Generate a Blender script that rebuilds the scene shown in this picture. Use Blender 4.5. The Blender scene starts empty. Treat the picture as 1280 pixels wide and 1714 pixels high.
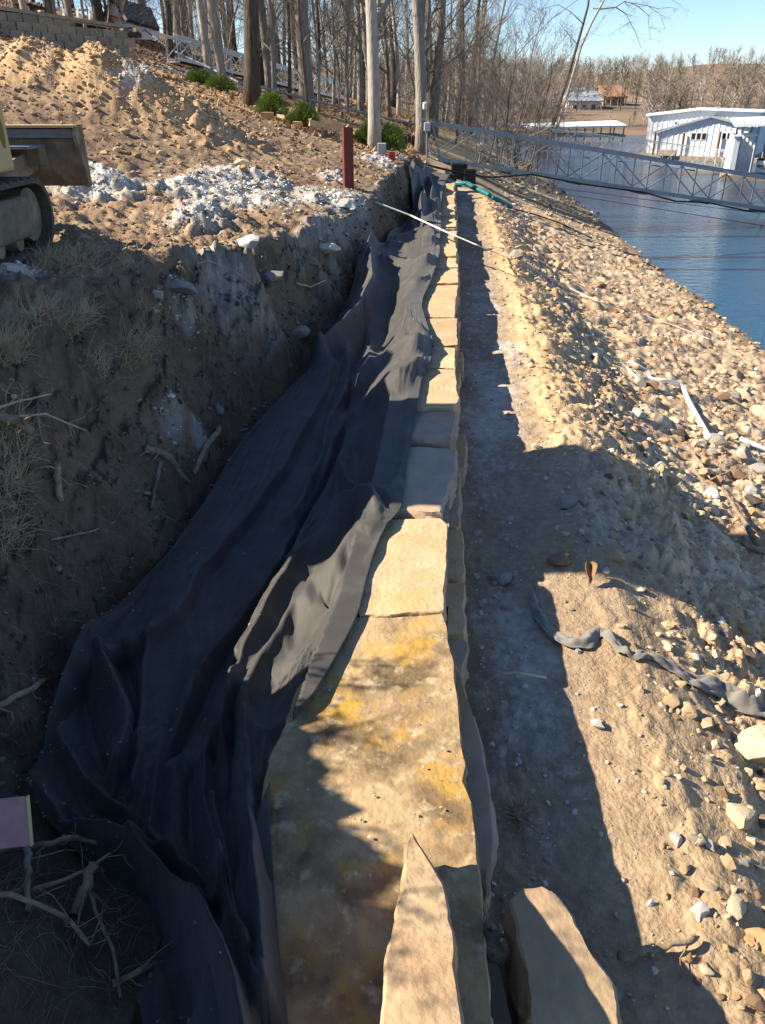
import bpy, math, random
import numpy as np
from mathutils import Vector

# ------------------------------------------------------------------ camera, sky, sun, exposure
SC = bpy.context.scene
COL = SC.collection
CAM_Z, PITCH, FPX = 1.8, math.radians(28.0), 1295.0
cd = bpy.data.cameras.new('camera'); cam = bpy.data.objects.new('camera', cd); COL.objects.link(cam)
cam.location = (0, 0, CAM_Z); cam.rotation_euler = (math.radians(90) - PITCH, 0, 0)
cd.sensor_fit = 'VERTICAL'; cd.sensor_height = 36.0; cd.lens = 36.0 * FPX / 1714.0
cd.clip_start = 0.05; cd.clip_end = 3000
SC.camera = cam
SUN_EL = math.radians(36)
wd = bpy.data.worlds.new('World'); SC.world = wd; wd.use_nodes = True
wn = wd.node_tree; bg = wn.nodes['Background']
sky = wn.nodes.new('ShaderNodeTexSky'); sky.sky_type = 'NISHITA'; sky.sun_disc = False
sky.sun_elevation = SUN_EL; sky.sun_rotation = math.radians(-90)
sky.air_density = 1.0; sky.dust_density = 0.0; sky.ozone_density = 4.0; sky.altitude = 1500
wn.links.new(sky.outputs[0], bg.inputs[0]); bg.inputs[1].default_value = 0.074
sl = bpy.data.lights.new('sun', 'SUN'); sl.energy = 5.0; sl.angle = math.radians(0.5); sl.color = (1.0, 0.88, 0.70)
so = bpy.data.objects.new('sun', sl); COL.objects.link(so)
so.rotation_euler = (0, -(math.pi/2 - SUN_EL), 0); so.location = (-30, 0, 30)
SC.view_settings.view_transform = 'Standard'; SC.view_settings.look = 'None'
SC.view_settings.gamma = 1.0; SC.view_settings.use_curve_mapping = False
SC.view_settings.exposure = 1.32
SC.render.engine = 'CYCLES'
SC.cycles.max_bounces = 6; SC.cycles.diffuse_bounces = 4; SC.cycles.glossy_bounces = 2

# ------------------------------------------------------------------ numeric helpers
random.seed(7); RNG = np.random.default_rng(11)
SP, CP = math.sin(PITCH), math.cos(PITCH)
def ray(u, v):
    cx = (u - 640.0) / FPX; cy = (857.0 - v) / FPX
    return cx, CP + SP * cy, -SP + CP * cy
def at(u, v, s):                     # point at camera depth s
    x, y, z = ray(u, v); return Vector((x * s, y * s, CAM_Z + z * s))
def atz(u, v, z0):                   # point at height z0
    x, y, z = ray(u, v); s = (z0 - CAM_Z) / z; return Vector((x * s, y * s, z0))
def sstep(x, a, b):
    t = np.clip((x - a) / (b - a), 0, 1); return t * t * (3 - 2 * t)
def hsh(ix, iy, iz, seed):
    h = (ix.astype(np.int64) * 374761393 + iy.astype(np.int64) * 668265263 + iz.astype(np.int64) * 2147483647 + seed * 1274126177) & 0xFFFFFFFF
    h = ((h ^ (h >> 13)) * 1274126177) & 0xFFFFFFFF
    h = ((h ^ (h >> 16)) * 2246822519) & 0xFFFFFFFF
    return ((h ^ (h >> 15)) & 0xFFFFFF) / float(0x1000000)
def vn2(x, y, seed=0):
    x0 = np.floor(x); y0 = np.floor(y); fx = x - x0; fy = y - y0
    fx = fx**3 * (fx * (fx * 6 - 15) + 10); fy = fy**3 * (fy * (fy * 6 - 15) + 10)
    z = np.zeros_like(x0)
    a = hsh(x0, y0, z, seed); b = hsh(x0 + 1, y0, z, seed); c = hsh(x0, y0 + 1, z, seed); d = hsh(x0 + 1, y0 + 1, z, seed)
    return (a + (b - a) * fx + (c - a) * fy + (a - b - c + d) * fx * fy) * 2 - 1
def fbm2(x, y, oct=4, seed=0, gain=.5):
    r = 0; amp = 1; tot = 0
    for i in range(oct):
        r = r + amp * vn2(x, y, seed + i * 17); tot += amp; amp *= gain
        x, y = 2.03 * (x * .8 - y * .6) + 3.1, 2.03 * (x * .6 + y * .8) - 1.7
    return r / tot
def vn3(p, seed=0):
    f0 = np.floor(p); f = p - f0; f = f**3 * (f * (f * 6 - 15) + 10)
    r = 0
    for i in (0, 1):
        for j in (0, 1):
            for k in (0, 1):
                w = (f[:, 0] if i else 1 - f[:, 0]) * (f[:, 1] if j else 1 - f[:, 1]) * (f[:, 2] if k else 1 - f[:, 2])
                r = r + w * hsh(f0[:, 0] + i, f0[:, 1] + j, f0[:, 2] + k, seed)
    return r * 2 - 1
def fbm3(p, oct=3, seed=0):
    r = 0; a = 1; t = 0
    for i in range(oct):
        r = r + a * vn3(p, seed + 31 * i); t += a; a *= .5; p = p * 2.07 + 5.3
    return r / t
def cells(x, y, sc, seed, dens=.8):  # rounded lumps scattered in a grid: height above the plane, and the lump's random id
    gx = x / sc; gy = y / sc; ix = np.floor(gx); iy = np.floor(gy)
    best = np.zeros_like(x); bid = np.zeros_like(x); zz = np.zeros_like(ix)
    for i in (-1, 0, 1):
        for j in (-1, 0, 1):
            cx, cy = ix + i, iy + j
            h1 = hsh(cx, cy, zz, seed); h2 = hsh(cx, cy, zz + 1, seed); h3 = hsh(cx, cy, zz + 2, seed)
            r = .22 + .42 * h3 ** 2
            dx = gx - cx - h1; dy = gy - cy - h2; k = .6 + .8 * h2
            d2 = dx * dx * k + dy * dy / k
            h = np.sqrt(np.maximum(r * r - d2, 0)) * (hsh(cx, cy, zz + 3, seed) < dens)
            m = h > best; best = np.where(m, h, best); bid = np.where(m, h1, bid)
    return best * sc, bid

class MB:
    """collects vertices and faces; builds ONE mesh"""
    def __init__(s): s.v = []; s.f = []; s.n = 0
    def add(s, V, F):
        V = [tuple(map(float, p)) for p in V]; s.v += V
        s.f += [tuple(i + s.n for i in f) for f in F]; s.n += len(V); return s
    def box(s, c, d, rot=None, taper=1.0):
        hx, hy, hz = d[0] / 2, d[1] / 2, d[2] / 2
        P = [Vector((x * hx * (taper if z > 0 else 1), y * hy * (taper if z > 0 else 1), z * hz)) for z in (-1, 1) for y in (-1, 1) for x in (-1, 1)]
        if rot is not None: P = [rot @ p for p in P]
        return s.add([p + Vector(c) for p in P], [(0, 2, 3, 1), (4, 5, 7, 6), (0, 1, 5, 4), (2, 6, 7, 3), (0, 4, 6, 2), (1, 3, 7, 5)])
    def tube(s, pts, rad, n=6, cap=True):
        pts = [Vector(p) for p in pts]; m = len(pts)
        if not hasattr(rad, '__len__'): rad = [rad] * m
        V = []; F = []; up = Vector((0, 0, 1)); t0 = (pts[-1] - pts[0]).normalized() if (pts[-1] - pts[0]).length > 1e-6 else up
        if abs(t0.z) > .9: up = Vector((0, 1, 0))
        for i, p in enumerate(pts):
            t = (pts[min(i + 1, m - 1)] - pts[max(i - 1, 0)])
            t = t.normalized() if t.length > 1e-9 else t0
            a = t.cross(up); a = a.normalized() if a.length > 1e-6 else t.orthogonal().normalized(); b = a.cross(t)
            for k in range(n):
                w = 2 * math.pi * k / n; V.append(p + (a * math.cos(w) + b * math.sin(w)) * rad[i])
        for i in range(m - 1):
            for k in range(n):
                k2 = (k + 1) % n; F.append((i * n + k, i * n + k2, (i + 1) * n + k2, (i + 1) * n + k))
        if cap: F.append(tuple(range(n))[::-1]); F.append(tuple((m - 1) * n + k for k in range(n)))
        return s.add(V, F)
    def bar(s, a, b, w, h=None):          # rectangular bar between two points
        a = Vector(a); b = Vector(b); h = h or w; t = (b - a).normalized(); up = Vector((0, 0, 1))
        if abs(t.z) > .97: up = Vector((0, 1, 0))
        x = t.cross(up).normalized(); y = x.cross(t)
        P = [q + x * (i * w / 2) + y * (j * h / 2) for q in (a, b) for j in (-1, 1) for i in (-1, 1)]
        return s.add(P, [(0, 2, 3, 1), (4, 5, 7, 6), (0, 1, 5, 4), (2, 6, 7, 3), (0, 4, 6, 2), (1, 3, 7, 5)])
    def prism(s, prof, x0, x1, axis='x'):  # closed (a, b) profile extruded
        n = len(prof)
        mk = (lambda e, p: (e, p[0], p[1])) if axis == 'x' else (lambda e, p: (p[0], e, p[1])) if axis == 'y' else (lambda e, p: (p[0], p[1], e))
        V = [mk(e, p) for e in (x0, x1) for p in prof]
        F = [(i, (i + 1) % n, n + (i + 1) % n, n + i) for i in range(n)] + [tuple(range(n))[::-1], tuple(range(n, 2 * n))]
        return s.add(V, F)
    def mesh(s, name, mt=None, smooth=False):
        me = bpy.data.meshes.new(name); me.from_pydata(s.v, [], s.f); me.update()
        if mt: me.materials.append(mt)
        if smooth: me.polygons.foreach_set('use_smooth', [True] * len(me.polygons))
        return me
    def build(s, name, mt, parent=None, smooth=False):
        return link(name, s.mesh(name, mt, smooth), parent)
def link(name, me, parent=None):
    o = bpy.data.objects.new(name, me); COL.objects.link(o)
    if parent is not None: o.parent = parent
    return o
def np_mesh(name, V, F, mt=None, smooth=True, col=None):
    """numpy verts (n,3) and faces (m,k) of equal size"""
    me = bpy.data.meshes.new(name); V = np.asarray(V, np.float32); F = np.asarray(F, np.int32); m, k = F.shape
    me.vertices.add(len(V)); me.vertices.foreach_set('co', V.ravel())
    me.loops.add(m * k); me.loops.foreach_set('vertex_index', F.ravel())
    me.polygons.add(m); me.polygons.foreach_set('loop_start', np.arange(0, m * k, k, dtype=np.int32))
    me.polygons.foreach_set('use_smooth', np.full(m, smooth))
    if mt: me.materials.append(mt)
    me.update(calc_edges=True)
    if col is not None:
        a = me.color_attributes.new('tone', 'FLOAT_COLOR', 'POINT')
        a.data.foreach_set('color', np.c_[col, np.ones(len(col))].astype(np.float32).ravel())
    return me
def tag(o, label=None, cat=None, group=None, kind=None):
    for k, v in (('label', label), ('category', cat), ('group', group), ('kind', kind)):
        if v: o[k] = v
    return o
def empty(name, loc=(0, 0, 0), label=None, cat=None, group=None, rz=0):
    o = bpy.data.objects.new(name, None); COL.objects.link(o); o.location = loc; o.rotation_euler = (0, 0, rz)
    return tag(o, label, cat, group)
def copy_tree(o, parent=None):
    c = o.copy(); COL.objects.link(c); c.parent = parent
    for ch in list(o.children): copy_tree(ch, c)
    return c

# ------------------------------------------------------------------ materials
def mat(name, c, rough=.8, c2=None, scale=8.0, detail=6, metal=0, bump=0, bscale=40, c3=None, scale3=2.5, c4=None, scale4=30, attr=False, rnd=0, sheen=0, spec=.3, stretch=None, lo=.35, hi=.65):
    m = bpy.data.materials.new(name); m.use_nodes = True; nt = m.node_tree; N = nt.nodes; L = nt.links
    b = N['Principled BSDF']; b.inputs['Roughness'].default_value = rough; b.inputs['Metallic'].default_value = metal
    b.inputs['Specular IOR Level'].default_value = spec
    if sheen: b.inputs['Sheen Weight'].default_value = sheen
    tc = N.new('ShaderNodeTexCoord'); vec = tc.outputs['Object']
    if stretch:
        mp = N.new('ShaderNodeMapping'); mp.inputs['Scale'].default_value = stretch; L.new(vec, mp.inputs[0]); vec = mp.outputs[0]
    def mixc(fac, a, bb, mode='MIX'):
        x = N.new('ShaderNodeMix'); x.data_type = 'RGBA'; x.blend_type = mode
        for i, w in ((0, fac), (6, a), (7, bb)):
            if isinstance(w, (tuple, list)): x.inputs[i].default_value = (*w, 1)
            elif isinstance(w, (int, float)): x.inputs[i].default_value = w
            else: L.new(w, x.inputs[i])
        return x.outputs[2]
    def noise(sc, lo, hi, det=detail):
        t = N.new('ShaderNodeTexNoise'); t.inputs['Scale'].default_value = sc; t.inputs['Detail'].default_value = det; t.inputs['Roughness'].default_value = .62
        L.new(vec, t.inputs['Vector']); r = N.new('ShaderNodeMapRange'); r.inputs[1].default_value = lo; r.inputs[2].default_value = hi
        L.new(t.outputs[0], r.inputs[0]); return r.outputs[0]
    cur = c
    if attr:
        a = N.new('ShaderNodeAttribute'); a.attribute_name = 'tone'; cur = a.outputs['Color']
        k = noise(scale, .2, .8); g = N.new('ShaderNodeMapRange'); g.inputs[3].default_value = 1 - rnd; g.inputs[4].default_value = 1 + rnd
        L.new(k, g.inputs[0]); cb = N.new('ShaderNodeCombineColor')
        for i in range(3): L.new(g.outputs[0], cb.inputs[i])
        cur = mixc(1.0, cur, cb.outputs[0], 'MULTIPLY')
    else:
        if c2: cur = mixc(noise(scale, lo, hi), cur, c2)
        if c3: cur = mixc(noise(scale3, .52, .68), cur, c3)
        if c4: cur = mixc(noise(scale4, .56, .70, 3), cur, c4)
        if rnd:
            oi = N.new('ShaderNodeObjectInfo'); g = N.new('ShaderNodeMapRange'); g.inputs[3].default_value = 1 - rnd; g.inputs[4].default_value = 1 + rnd
            L.new(oi.outputs['Random'], g.inputs[0]); cb = N.new('ShaderNodeCombineColor')
            for i in range(3): L.new(g.outputs[0], cb.inputs[i])
            cur = mixc(1.0, cur, cb.outputs[0], 'MULTIPLY')
    if isinstance(cur, tuple): b.inputs['Base Color'].default_value = (*cur, 1)
    else: L.new(cur, b.inputs['Base Color'])
    if bump:
        t = N.new('ShaderNodeTexNoise'); t.inputs['Scale'].default_value = bscale; t.inputs['Detail'].default_value = 5; L.new(vec, t.inputs['Vector'])
        bp = N.new('ShaderNodeBump'); bp.inputs['Strength'].default_value = bump; bp.inputs['Distance'].default_value = .6 / bscale
        L.new(t.outputs[0], bp.inputs['Height']); L.new(bp.outputs[0], b.inputs['Normal'])
    return m
M = dict(
    ground=mat('ground_soil', (0, 0, 0), .95, attr=True, scale=22, rnd=.35, bump=.9, bscale=60, spec=.1),
    stones=mat('rubble', (0, 0, 0), .9, attr=True, scale=30, rnd=.25, bump=.5, bscale=70, spec=.15),
    sand=mat('sandstone', (.46, .31, .175), .9, (.52, .385, .245), 4, c3=(.52, .32, .14), scale3=3, c4=(.40, .28, .18), scale4=12, bump=.5, bscale=45, rnd=.16, spec=.15),
    sandgrey=mat('grey_sandstone', (.43, .325, .245), .9, (.32, .25, .195), 5, c3=(.45, .29, .16), scale3=2.5, bump=.35, bscale=55, rnd=.2, spec=.15),
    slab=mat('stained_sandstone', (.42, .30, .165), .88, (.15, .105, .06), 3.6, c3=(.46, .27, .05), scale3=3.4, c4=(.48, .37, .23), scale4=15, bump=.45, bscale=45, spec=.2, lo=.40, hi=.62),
    brownstone=mat('brown_sandstone', (.42, .30, .185), .9, (.30, .21, .13), 5, c3=(.46, .33, .2), scale3=2.5, bump=.35, bscale=55, spec=.15),
    fabric=mat('geotextile', (.034, .032, .031), .66, (.052, .047, .042), 6, bump=.35, bscale=170, c3=(.075, .068, .06), scale3=3.5, sheen=.1, spec=.42),
    bark=mat('bark', (.31, .275, .235), .95, (.18, .155, .13), 14, bump=1.0, bscale=22, rnd=.25, spec=.1, stretch=(1, 1, .22)),
    barkdark=mat('dark_bark', (.12, .095, .07), .95, (.06, .048, .036), 14, bump=1.0, bscale=22, rnd=.2, spec=.1, stretch=(1, 1, .22)),
    barkpale=mat('pale_bark', (.42, .38, .33), .95, (.27, .24, .2), 10, bump=.8, bscale=22, rnd=.1, spec=.1, stretch=(1, 1, .25)),
    twig=mat('twig', (.27, .23, .19), .95, (.17, .14, .11), 6, rnd=.3, spec=.1),
    root=mat('root_wood', (.36, .28, .2), .9, (.2, .15, .1), 20, bump=.5, bscale=60, rnd=.2, spec=.1),
    straw=mat('dry_straw', (.62, .50, .34), .9, (.42, .33, .22), 9, spec=.1),
    galv=mat('galvanised_steel', (.29, .31, .335), .45, (.20, .215, .24), 5, metal=.4, bump=.15, bscale=60),
    alu=mat('aluminium', (.56, .58, .60), .4, (.6, .62, .65), 4, metal=.5),
    redsteel=mat('red_primer', (.165, .036, .027), .6, (.12, .03, .024), 7, bump=.15, bscale=50),
    yellow=mat('yellow_paint', (.60, .42, .17), .5, (.50, .36, .16), 5, bump=.08, bscale=30),
    yellowdark=mat('ochre_recess', (.22, .13, .015), .6),
    rubber=mat('rubber', (.055, .05, .044), .85, (.13, .105, .078), 9, bump=.4, bscale=50),
    mudsteel=mat('muddy_steel', (.26, .195, .13), .85, (.14, .11, .08), 6, c3=(.36, .27, .18), scale3=4, bump=.5, bscale=25),
    black=mat('black_plastic', (.015, .015, .017), .55, (.025, .025, .027), 6),
    darkglass=mat('dark_glass', (.02, .025, .03), .08, spec=.6),
    white=mat('white_paint', (.78, .79, .79), .5, (.70, .71, .71), 3, bump=.1, bscale=30),
    whitemetal=mat('white_metal_siding', (.74, .77, .79), .45, (.66, .70, .73), 1.2),
    roofgrey=mat('grey_roof', (.34, .38, .42), .6, (.28, .31, .35), 2),
    roofbrown=mat('brown_roof', (.36, .20, .11), .85, (.27, .15, .09), 3),
    woodgrey=mat('weathered_wood', (.34, .27, .20), .85, (.24, .19, .14), 7, bump=.4, bscale=30, rnd=.15, stretch=(.3, 1, 1)),
    lumber=mat('new_lumber', (.55, .38, .21), .8, (.46, .31, .17), 6, bump=.3, bscale=30, rnd=.12),
    teal=mat('teal_pipe', (.012, .20, .20), .4, (.01, .15, .16), 5),
    strap=mat('white_strap', (.66, .64, .60), .8, (.5, .48, .44), 30, bump=.3, bscale=90),
    pipe=mat('white_pipe', (.80, .79, .76), .45, (.68, .66, .61), 8),
    greycloth=mat('dusty_grey_cloth', (.22, .205, .18), .9, (.15, .14, .125), 9, bump=.3, bscale=200, sheen=.2),
    block=mat('wall_block', (.34, .275, .2), .95, (.26, .21, .155), 12, bump=1.0, bscale=20, rnd=.16),
    shrub=mat('juniper_green', (.16, .23, .05), .8, (.24, .29, .07), 5, rnd=.2, spec=.2),
    pink=mat('pink_board', (.50, .29, .30), .75, (.36, .20, .21), 9, bump=.1, bscale=40),
    redpaint=mat('red_paint', (.45, .05, .035), .5),
    leaf=mat('dead_leaf', (.30, .17, .08), .9, (.2, .11, .05), 9),
    greenbox=mat('pale_green_plastic', (.42, .46, .42), .6, (.36, .40, .36), 5),
    lightgrey=mat('light_grey_plastic', (.6, .61, .6), .5),
    gold=mat('light_wood_edge', (.62, .45, .24), .7),
)
# ------------------------------------------------------------------ terrain
WATER_Z = -2.0
def XR(Y): return .13 + .08 * np.asarray(Y, float)          # right face of the stone wall
_Y = [-5, 2, 4, 6, 7.5, 9, 10.5, 12, 14, 16, 20, 23, 26]
_TOE = [-1.72, -1.72, -1.7, -1.62, -1.42, -1.33, -1.22, -1.05, -.95, -.86, -.78, -.7, -.7]
_CREST = [-2.35, -2.3, -2.3, -2.25, -1.98, -1.76, -1.55, -1.38, -1.28, -1.2, -1.14, -1.1, -1.1]
_ZC = [.6, .62, .72, .76, .60, .38, .36, .46, .58, .6, .55, .5, .45]
_FL = [-.46, -.46, -.46, -.46, -.42, -.33, -.25, -.22, -.22, -.2, -.14, -.08, 0]
MOUNDS = [(-5.55, 14.4, .55, .6, .66), (-4.5, 14.2, .58, .6, .74), (-3.75, 14.2, .6, .65, .42), (-2.9, 14.1, .75, .65, .36), (-6.9, 14.6, 1.1, .8, .08),
          (-1.0, 9.9, .75, .8, .22), (-1.75, 8.4, .8, .7, .2), (-2.9, 9.3, .8, .7, .15)]
def landmass(X, Y):
    d = X - XR(Y)
    wob = .30 * fbm2(Y * .9, X * .5, 4, 5) * sstep(Y, .5, 2) * (1 - .5 * sstep(Y, 8, 12)) + .05 * fbm2(Y * 5, X * 3, 2, 8)
    dw = d + wob
    toe = np.interp(Y, _Y, _TOE); cr = np.interp(Y, _Y, _CREST); zc = np.interp(Y, _Y, _ZC); fl = np.interp(Y, _Y, _FL)
    sl = np.interp(Y, [0, 6, 9, 16], [.13, .15, .20, .275])
    up = np.maximum(cr - dw, 0)
    left = zc + sl * (np.minimum(up, 22) + .25 * np.maximum(up - 22, 0))
    for mx, my, rx, ry, h in MOUNDS:
        left = left + h * np.exp(-(((X - mx) / rx) ** 2 + ((Y - my) / ry) ** 2))
    t = np.clip((toe - dw) / (toe - cr), 0, 1)
    face = fl + (zc - fl) * (t ** .8) * (1 + .0 * t)
    z = np.where(dw < cr, left, np.where(dw < toe, face, fl))
    # right of the wall: trench strip, spoil berm, slope to the water
    ds = d + .25 * fbm2(Y * .35, X * .2, 3, 21) * sstep(d, 1.5, 4)
    lev = (.05 + .04 * sstep(Y, 3.5, 5)) * (1 - sstep(d, .7, 1.2)) * sstep(d, -.3, -.2)
    base = lev + np.interp(ds, [-9, 0, .55, .8, 1.1, 1.5, 2, 3.5, 5.3, 7, 12, 30], [-.42, -.42, -.43, -.45, -.55, -.75, -.98, -1.48, -2.0, -2.6, -4, -6])
    A = np.interp(Y, [3.2, 4.8, 9, 14, 20, 23], [0, .10, .12, .10, .07, 0])
    base = base + A * np.exp(-((d - 1.08 - .10 * fbm2(Y * .9, 0 * Y, 2, 14)) / .45) ** 2) * (1 + .35 * fbm2(Y * 1.1, d, 2, 15))
    z = np.where(d > -.2, base, z)
    far = np.interp(ds, [-14, -1.2, -.5, .5, 2, 5.3, 8, 12, 30], [-9, .45, .2, -.15, -.85, -2.0, -2.8, -4, -6])
    far = np.where(ds < -1.2, np.maximum(left, .42), far)
    k = sstep(Y, 22.6, 24.6)
    z = z * (1 - k) + far * k
    z = z - np.maximum(Y - 72, 0) * .16 * sstep(X, -60, 0) - np.maximum(Y - 95, 0) * .05
    return z, d, dw, toe, cr
def farshore(X, Y):
    ys = 108 + .10 * np.maximum(X - 25, 0) + 4 * fbm2(X * .03, X * 0, 2, 3)
    u = Y - ys
    z = -2 + np.minimum(u, 26) * .11 + np.clip(u - 26, 0, 190) * (.046 + .022 * sstep(X, 55, 140) + .010 * sstep(-X, -60, -20))
    return np.where(u < 0, -2 + u * .15, z) + sstep(u, 10, 60) * 1.2 * fbm2(X * .02, Y * .02, 3, 9)
def H(X, Y):
    X = np.asarray(X, float); Y = np.asarray(Y, float)
    return np.maximum(landmass(X, Y)[0], np.maximum(farshore(X, Y), -7))
def hit(u, v, fn=None, s0=.9, s1=420):
    fn = fn or H; x, y, z = ray(u, v); s = np.geomspace(s0, s1, 900)
    dz = CAM_Z + z * s - fn(x * s, y * s); i = np.argmax(dz < 0)
    if dz[i] >= 0: i = len(s) - 1
    a = s[max(i - 1, 0)]; b = s[i]
    for _ in range(18):
        m = (a + b) / 2
        if CAM_Z + z * m - float(fn(np.array(x * m), np.array(y * m))) < 0: b = m
        else: a = m
    return Vector((x * b, y * b, CAM_Z + z * b)), b
# pale crushed-limestone spills: (px, py, rx, ry) read off the photograph, turned into places on the ground
PATCH = []
for u, v, ru, rv, a in [(165, 318, 85, 26, 1), (385, 330, 130, 40, 1), (330, 360, 70, 24, .9), (560, 338, 75, 26, .95), (635, 275, 40, 14, .8), (430, 300, 50, 18, .9),
                        (305, 512, 60, 34, 1.1), (22, 458, 45, 18, 1), (340, 735, 30, 22, .7), (290, 712, 30, 14, .6), (240, 120, 30, 12, .7), (300, 120, 40, 16, .8), (560, 300, 30, 10, .6)]:
    p, s = hit(u, v); q, _ = hit(u, v - rv); r, _ = hit(u, v + rv)
    PATCH.append((p.x - .8 * p.z, p.y, max(ru * s / FPX, .1), min(max((q.y - r.y) / 2, .12), 1.3 * max(ru * s / FPX, .1)), a, s))
BUMPY = 32.0
def ground(X, Y, color=False):
    """full ground: height, and colour"""
    shp = np.shape(X); X = np.ravel(np.asarray(X, float)); Y = np.ravel(np.asarray(Y, float))
    z, d, dw, toe, cr = landmass(X, Y); fz = np.maximum(farshore(X, Y), -7); isfar = fz > z; z = np.maximum(z, fz)
    near = 1 - sstep(Y, 18, BUMPY)
    bank = sstep(dw, -99, -98) * (1 - sstep(dw, toe - .02, toe + .06)) * sstep(dw, cr - .15, cr + .05) * (1 - sstep(Y, 22, 24.5))
    field = (1 - sstep(dw, cr - .2, cr + .05)) * (1 - sstep(Y, 17.5, 20 + .0 * Y))
    field = field * near
    litter = (1 - sstep(dw, -1.2, -.2)) * sstep(Y, 18, 20.5)
    floor_ = sstep(dw, toe - .05, toe + .05) * (1 - sstep(d, -.3, -.1)) * (1 - sstep(Y, 22, 24))
    strip = sstep(d, -.15, -.05) * (1 - sstep(d, .55, .8)) * (1 - sstep(Y, 22, 24))
    berm = sstep(d, .5, .75) * (1 - sstep(d, 1.25, 1.75)) * (1 - sstep(Y, 21, 24))
    rubble = sstep(d, .9, 1.6) * sstep(z, -2.4, -1.9)
    Q = X - .8 * z * sstep(-d, .3, .7) * near     # walks up the cut bank instead of across it
    n1 = fbm2(Q * 1.6, Y * 1.6, 4, 40); n2 = fbm2(Q * 6, Y * 6, 4, 41); n3 = fbm2(Q * 26, Y * 26, 3, 42)
    c1, i1 = cells(Q, Y, .30, 51, .55); c2, i2 = cells(Q + 3, Y, .12, 52, .7); c3, i3 = cells(Q, Y + 9, .05, 53, .75)
    mound = np.zeros_like(X)
    for mx, my, rx, ry, h in MOUNDS[:5]: mound = np.maximum(mound, np.exp(-(((X - mx) / (rx * 1.25)) ** 2 + ((Y - my) / (ry * 1.25)) ** 2)))
    mound = np.clip(mound * 1.4, 0, 1) * (z > -1)
    sandflat = sstep(-X, 6.2, 7.5) * (Y > 12) * field
    clod = field * (1 - .8 * sandflat)
    white = np.zeros_like(X)
    for px, py, rx, ry, a, s in PATCH:
        q = ((Q - px) / rx) ** 2 + ((Y - py) / ry) ** 2
        white = np.maximum(white, a * np.clip(1.15 - q + .7 * n1 + .55 * n2, 0, 1) * (q < 3))
    upn = np.clip((toe - dw) / (toe - cr), 0, 1.3)          # limestone spilling over the crest of the cut bank
    spill = bank * sstep(Y, 6.0, 6.8) * (1 - sstep(Y, 13, 16)) * np.clip(1.3 * (upn - .62) + 1.5 * fbm2(Y * .9, Q * .8, 3, 33) + .9 * n2 + .5 * n3, 0, 1)
    white = np.maximum(white, spill)
    rough = .55 * strip + .7 * bank + 1.0 * clod + .55 * berm + .8 * rubble + .35 * floor_
    dz = near * (rough * (.075 * n2 * (clod + bank * 1.2 + .6 * rubble + .45 * berm + .3 * strip) + .05 * n1 + .012 * n3)
                 + clod * (1 - .6 * mound) * ((.3 * c1) * np.clip(n1 * 2, 0, 1) + .3 * c2 * (.5 + n1) + .45 * c3) + bank * (.5 * c2 + .5 * c3 + .45 * c1 + .06 * n2 + .06 * n1)
                 + (.35 * c1 * (d > 1.5) + .4 * c2 + .45 * c3) * rubble + berm * (.2 * c1 + .35 * c2 + .45 * c3 + .03 * n2) + strip * .22 * c3 * (n1 > -.2))
    dz = dz * (1 - .6 * sstep(d, .2, .45) * (1 - sstep(d, .95, 1.35)) * (1 - sstep(Y, 3.2, 4.2)))
    tame = 1 - .5 * sstep(Y, 6, 12) * (d < -1)
    dz = dz * tame + tame * mound * (.10 * n1 + .12 * n2 + .6 * c2 + .6 * c3 + .2 * c1) * near
    dz = dz + tame * white * near * (.02 + .11 * field * (.7 + n1) + .05 * n2 + .35 * c3 + .25 * c1 * bank)
    drift = sstep(fbm2(X * .9, Y * .25, 3, 77), -.1, .4)
    dz = dz + litter * .05 * fbm2(X * 2, Y * 2, 3, 60) * (1 - sstep(Y, 60, 90))
    zm = np.exp(-(((X + 1.1) / .34) ** 2 + ((Y - 1.25) / .32) ** 2)) * .36 * (d < -.9)
    Z = z + dz + zm
    if not color: return Z.reshape(shp)
    C = np.zeros((len(X), 3))
    def lay(w, col):
        nonlocal C
        w = np.clip(w, 0, 1)[:, None]; C = C * (1 - w) + np.asarray(col) * w
    def ramp(t, a, b): t = np.clip(t, 0, 1)[:, None]; return np.asarray(a) * (1 - t) + np.asarray(b) * t
    C[:] = (.30, .22, .13)
    lay(litter, ramp(.5 + .8 * fbm2(X * 1.2, Y * .5, 4, 61), (.36, .25, .14), (.22, .145, .085)))
    lay(field, ramp(.5 + .9 * n1, (.235, .165, .106), (.14, .096, .064)))
    lay(clod * (i2 > .6) * (c2 > 0) * .6, (.29, .205, .13)); lay(clod * sstep(-n2, .1, .45) * .7, (.14, .095, .062)); lay(clod * sstep(fbm2(X * .7, Y * .9, 3, 44), .1, .4) * .6, (.17, .115, .075))
    lay(mound * .9, ramp(.5 + .8 * n2, (.46, .305, .17), (.36, .235, .13)))
    lay(sandflat, (.52, .385, .22))
    lay(bank, ramp(.5 + .9 * n2, (.165, .114, .075), (.088, .062, .043)))
    lay(bank * sstep(n1, .1, .45) * .6, (.20, .145, .095))
    lay(bank * (c3 > .012) * (i3 > .6) * .7, (.16, .12, .085))
    lay(floor_, (.075, .056, .041))
    lay(strip, ramp(.5 + .7 * n1, (.26, .195, .135), (.17, .13, .09)))
    lay(strip * np.clip(.25 + 1.5 * fbm2(X * 3.2 + n2 * .6, Y * 1.1 + n1 * .5, 4, 71) + .4 * n3 - 1.2 * np.abs(d - .28), 0, 1) * .5 * sstep(Y, 1.6, 2.6), (.44, .44, .42))
    lay(strip * (c3 > .008) * (i3 > .8) * .6, (.34, .30, .25))
    lay(berm, ramp(.5 + .7 * n1, (.44, .30, .17), (.37, .25, .14)))
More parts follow.
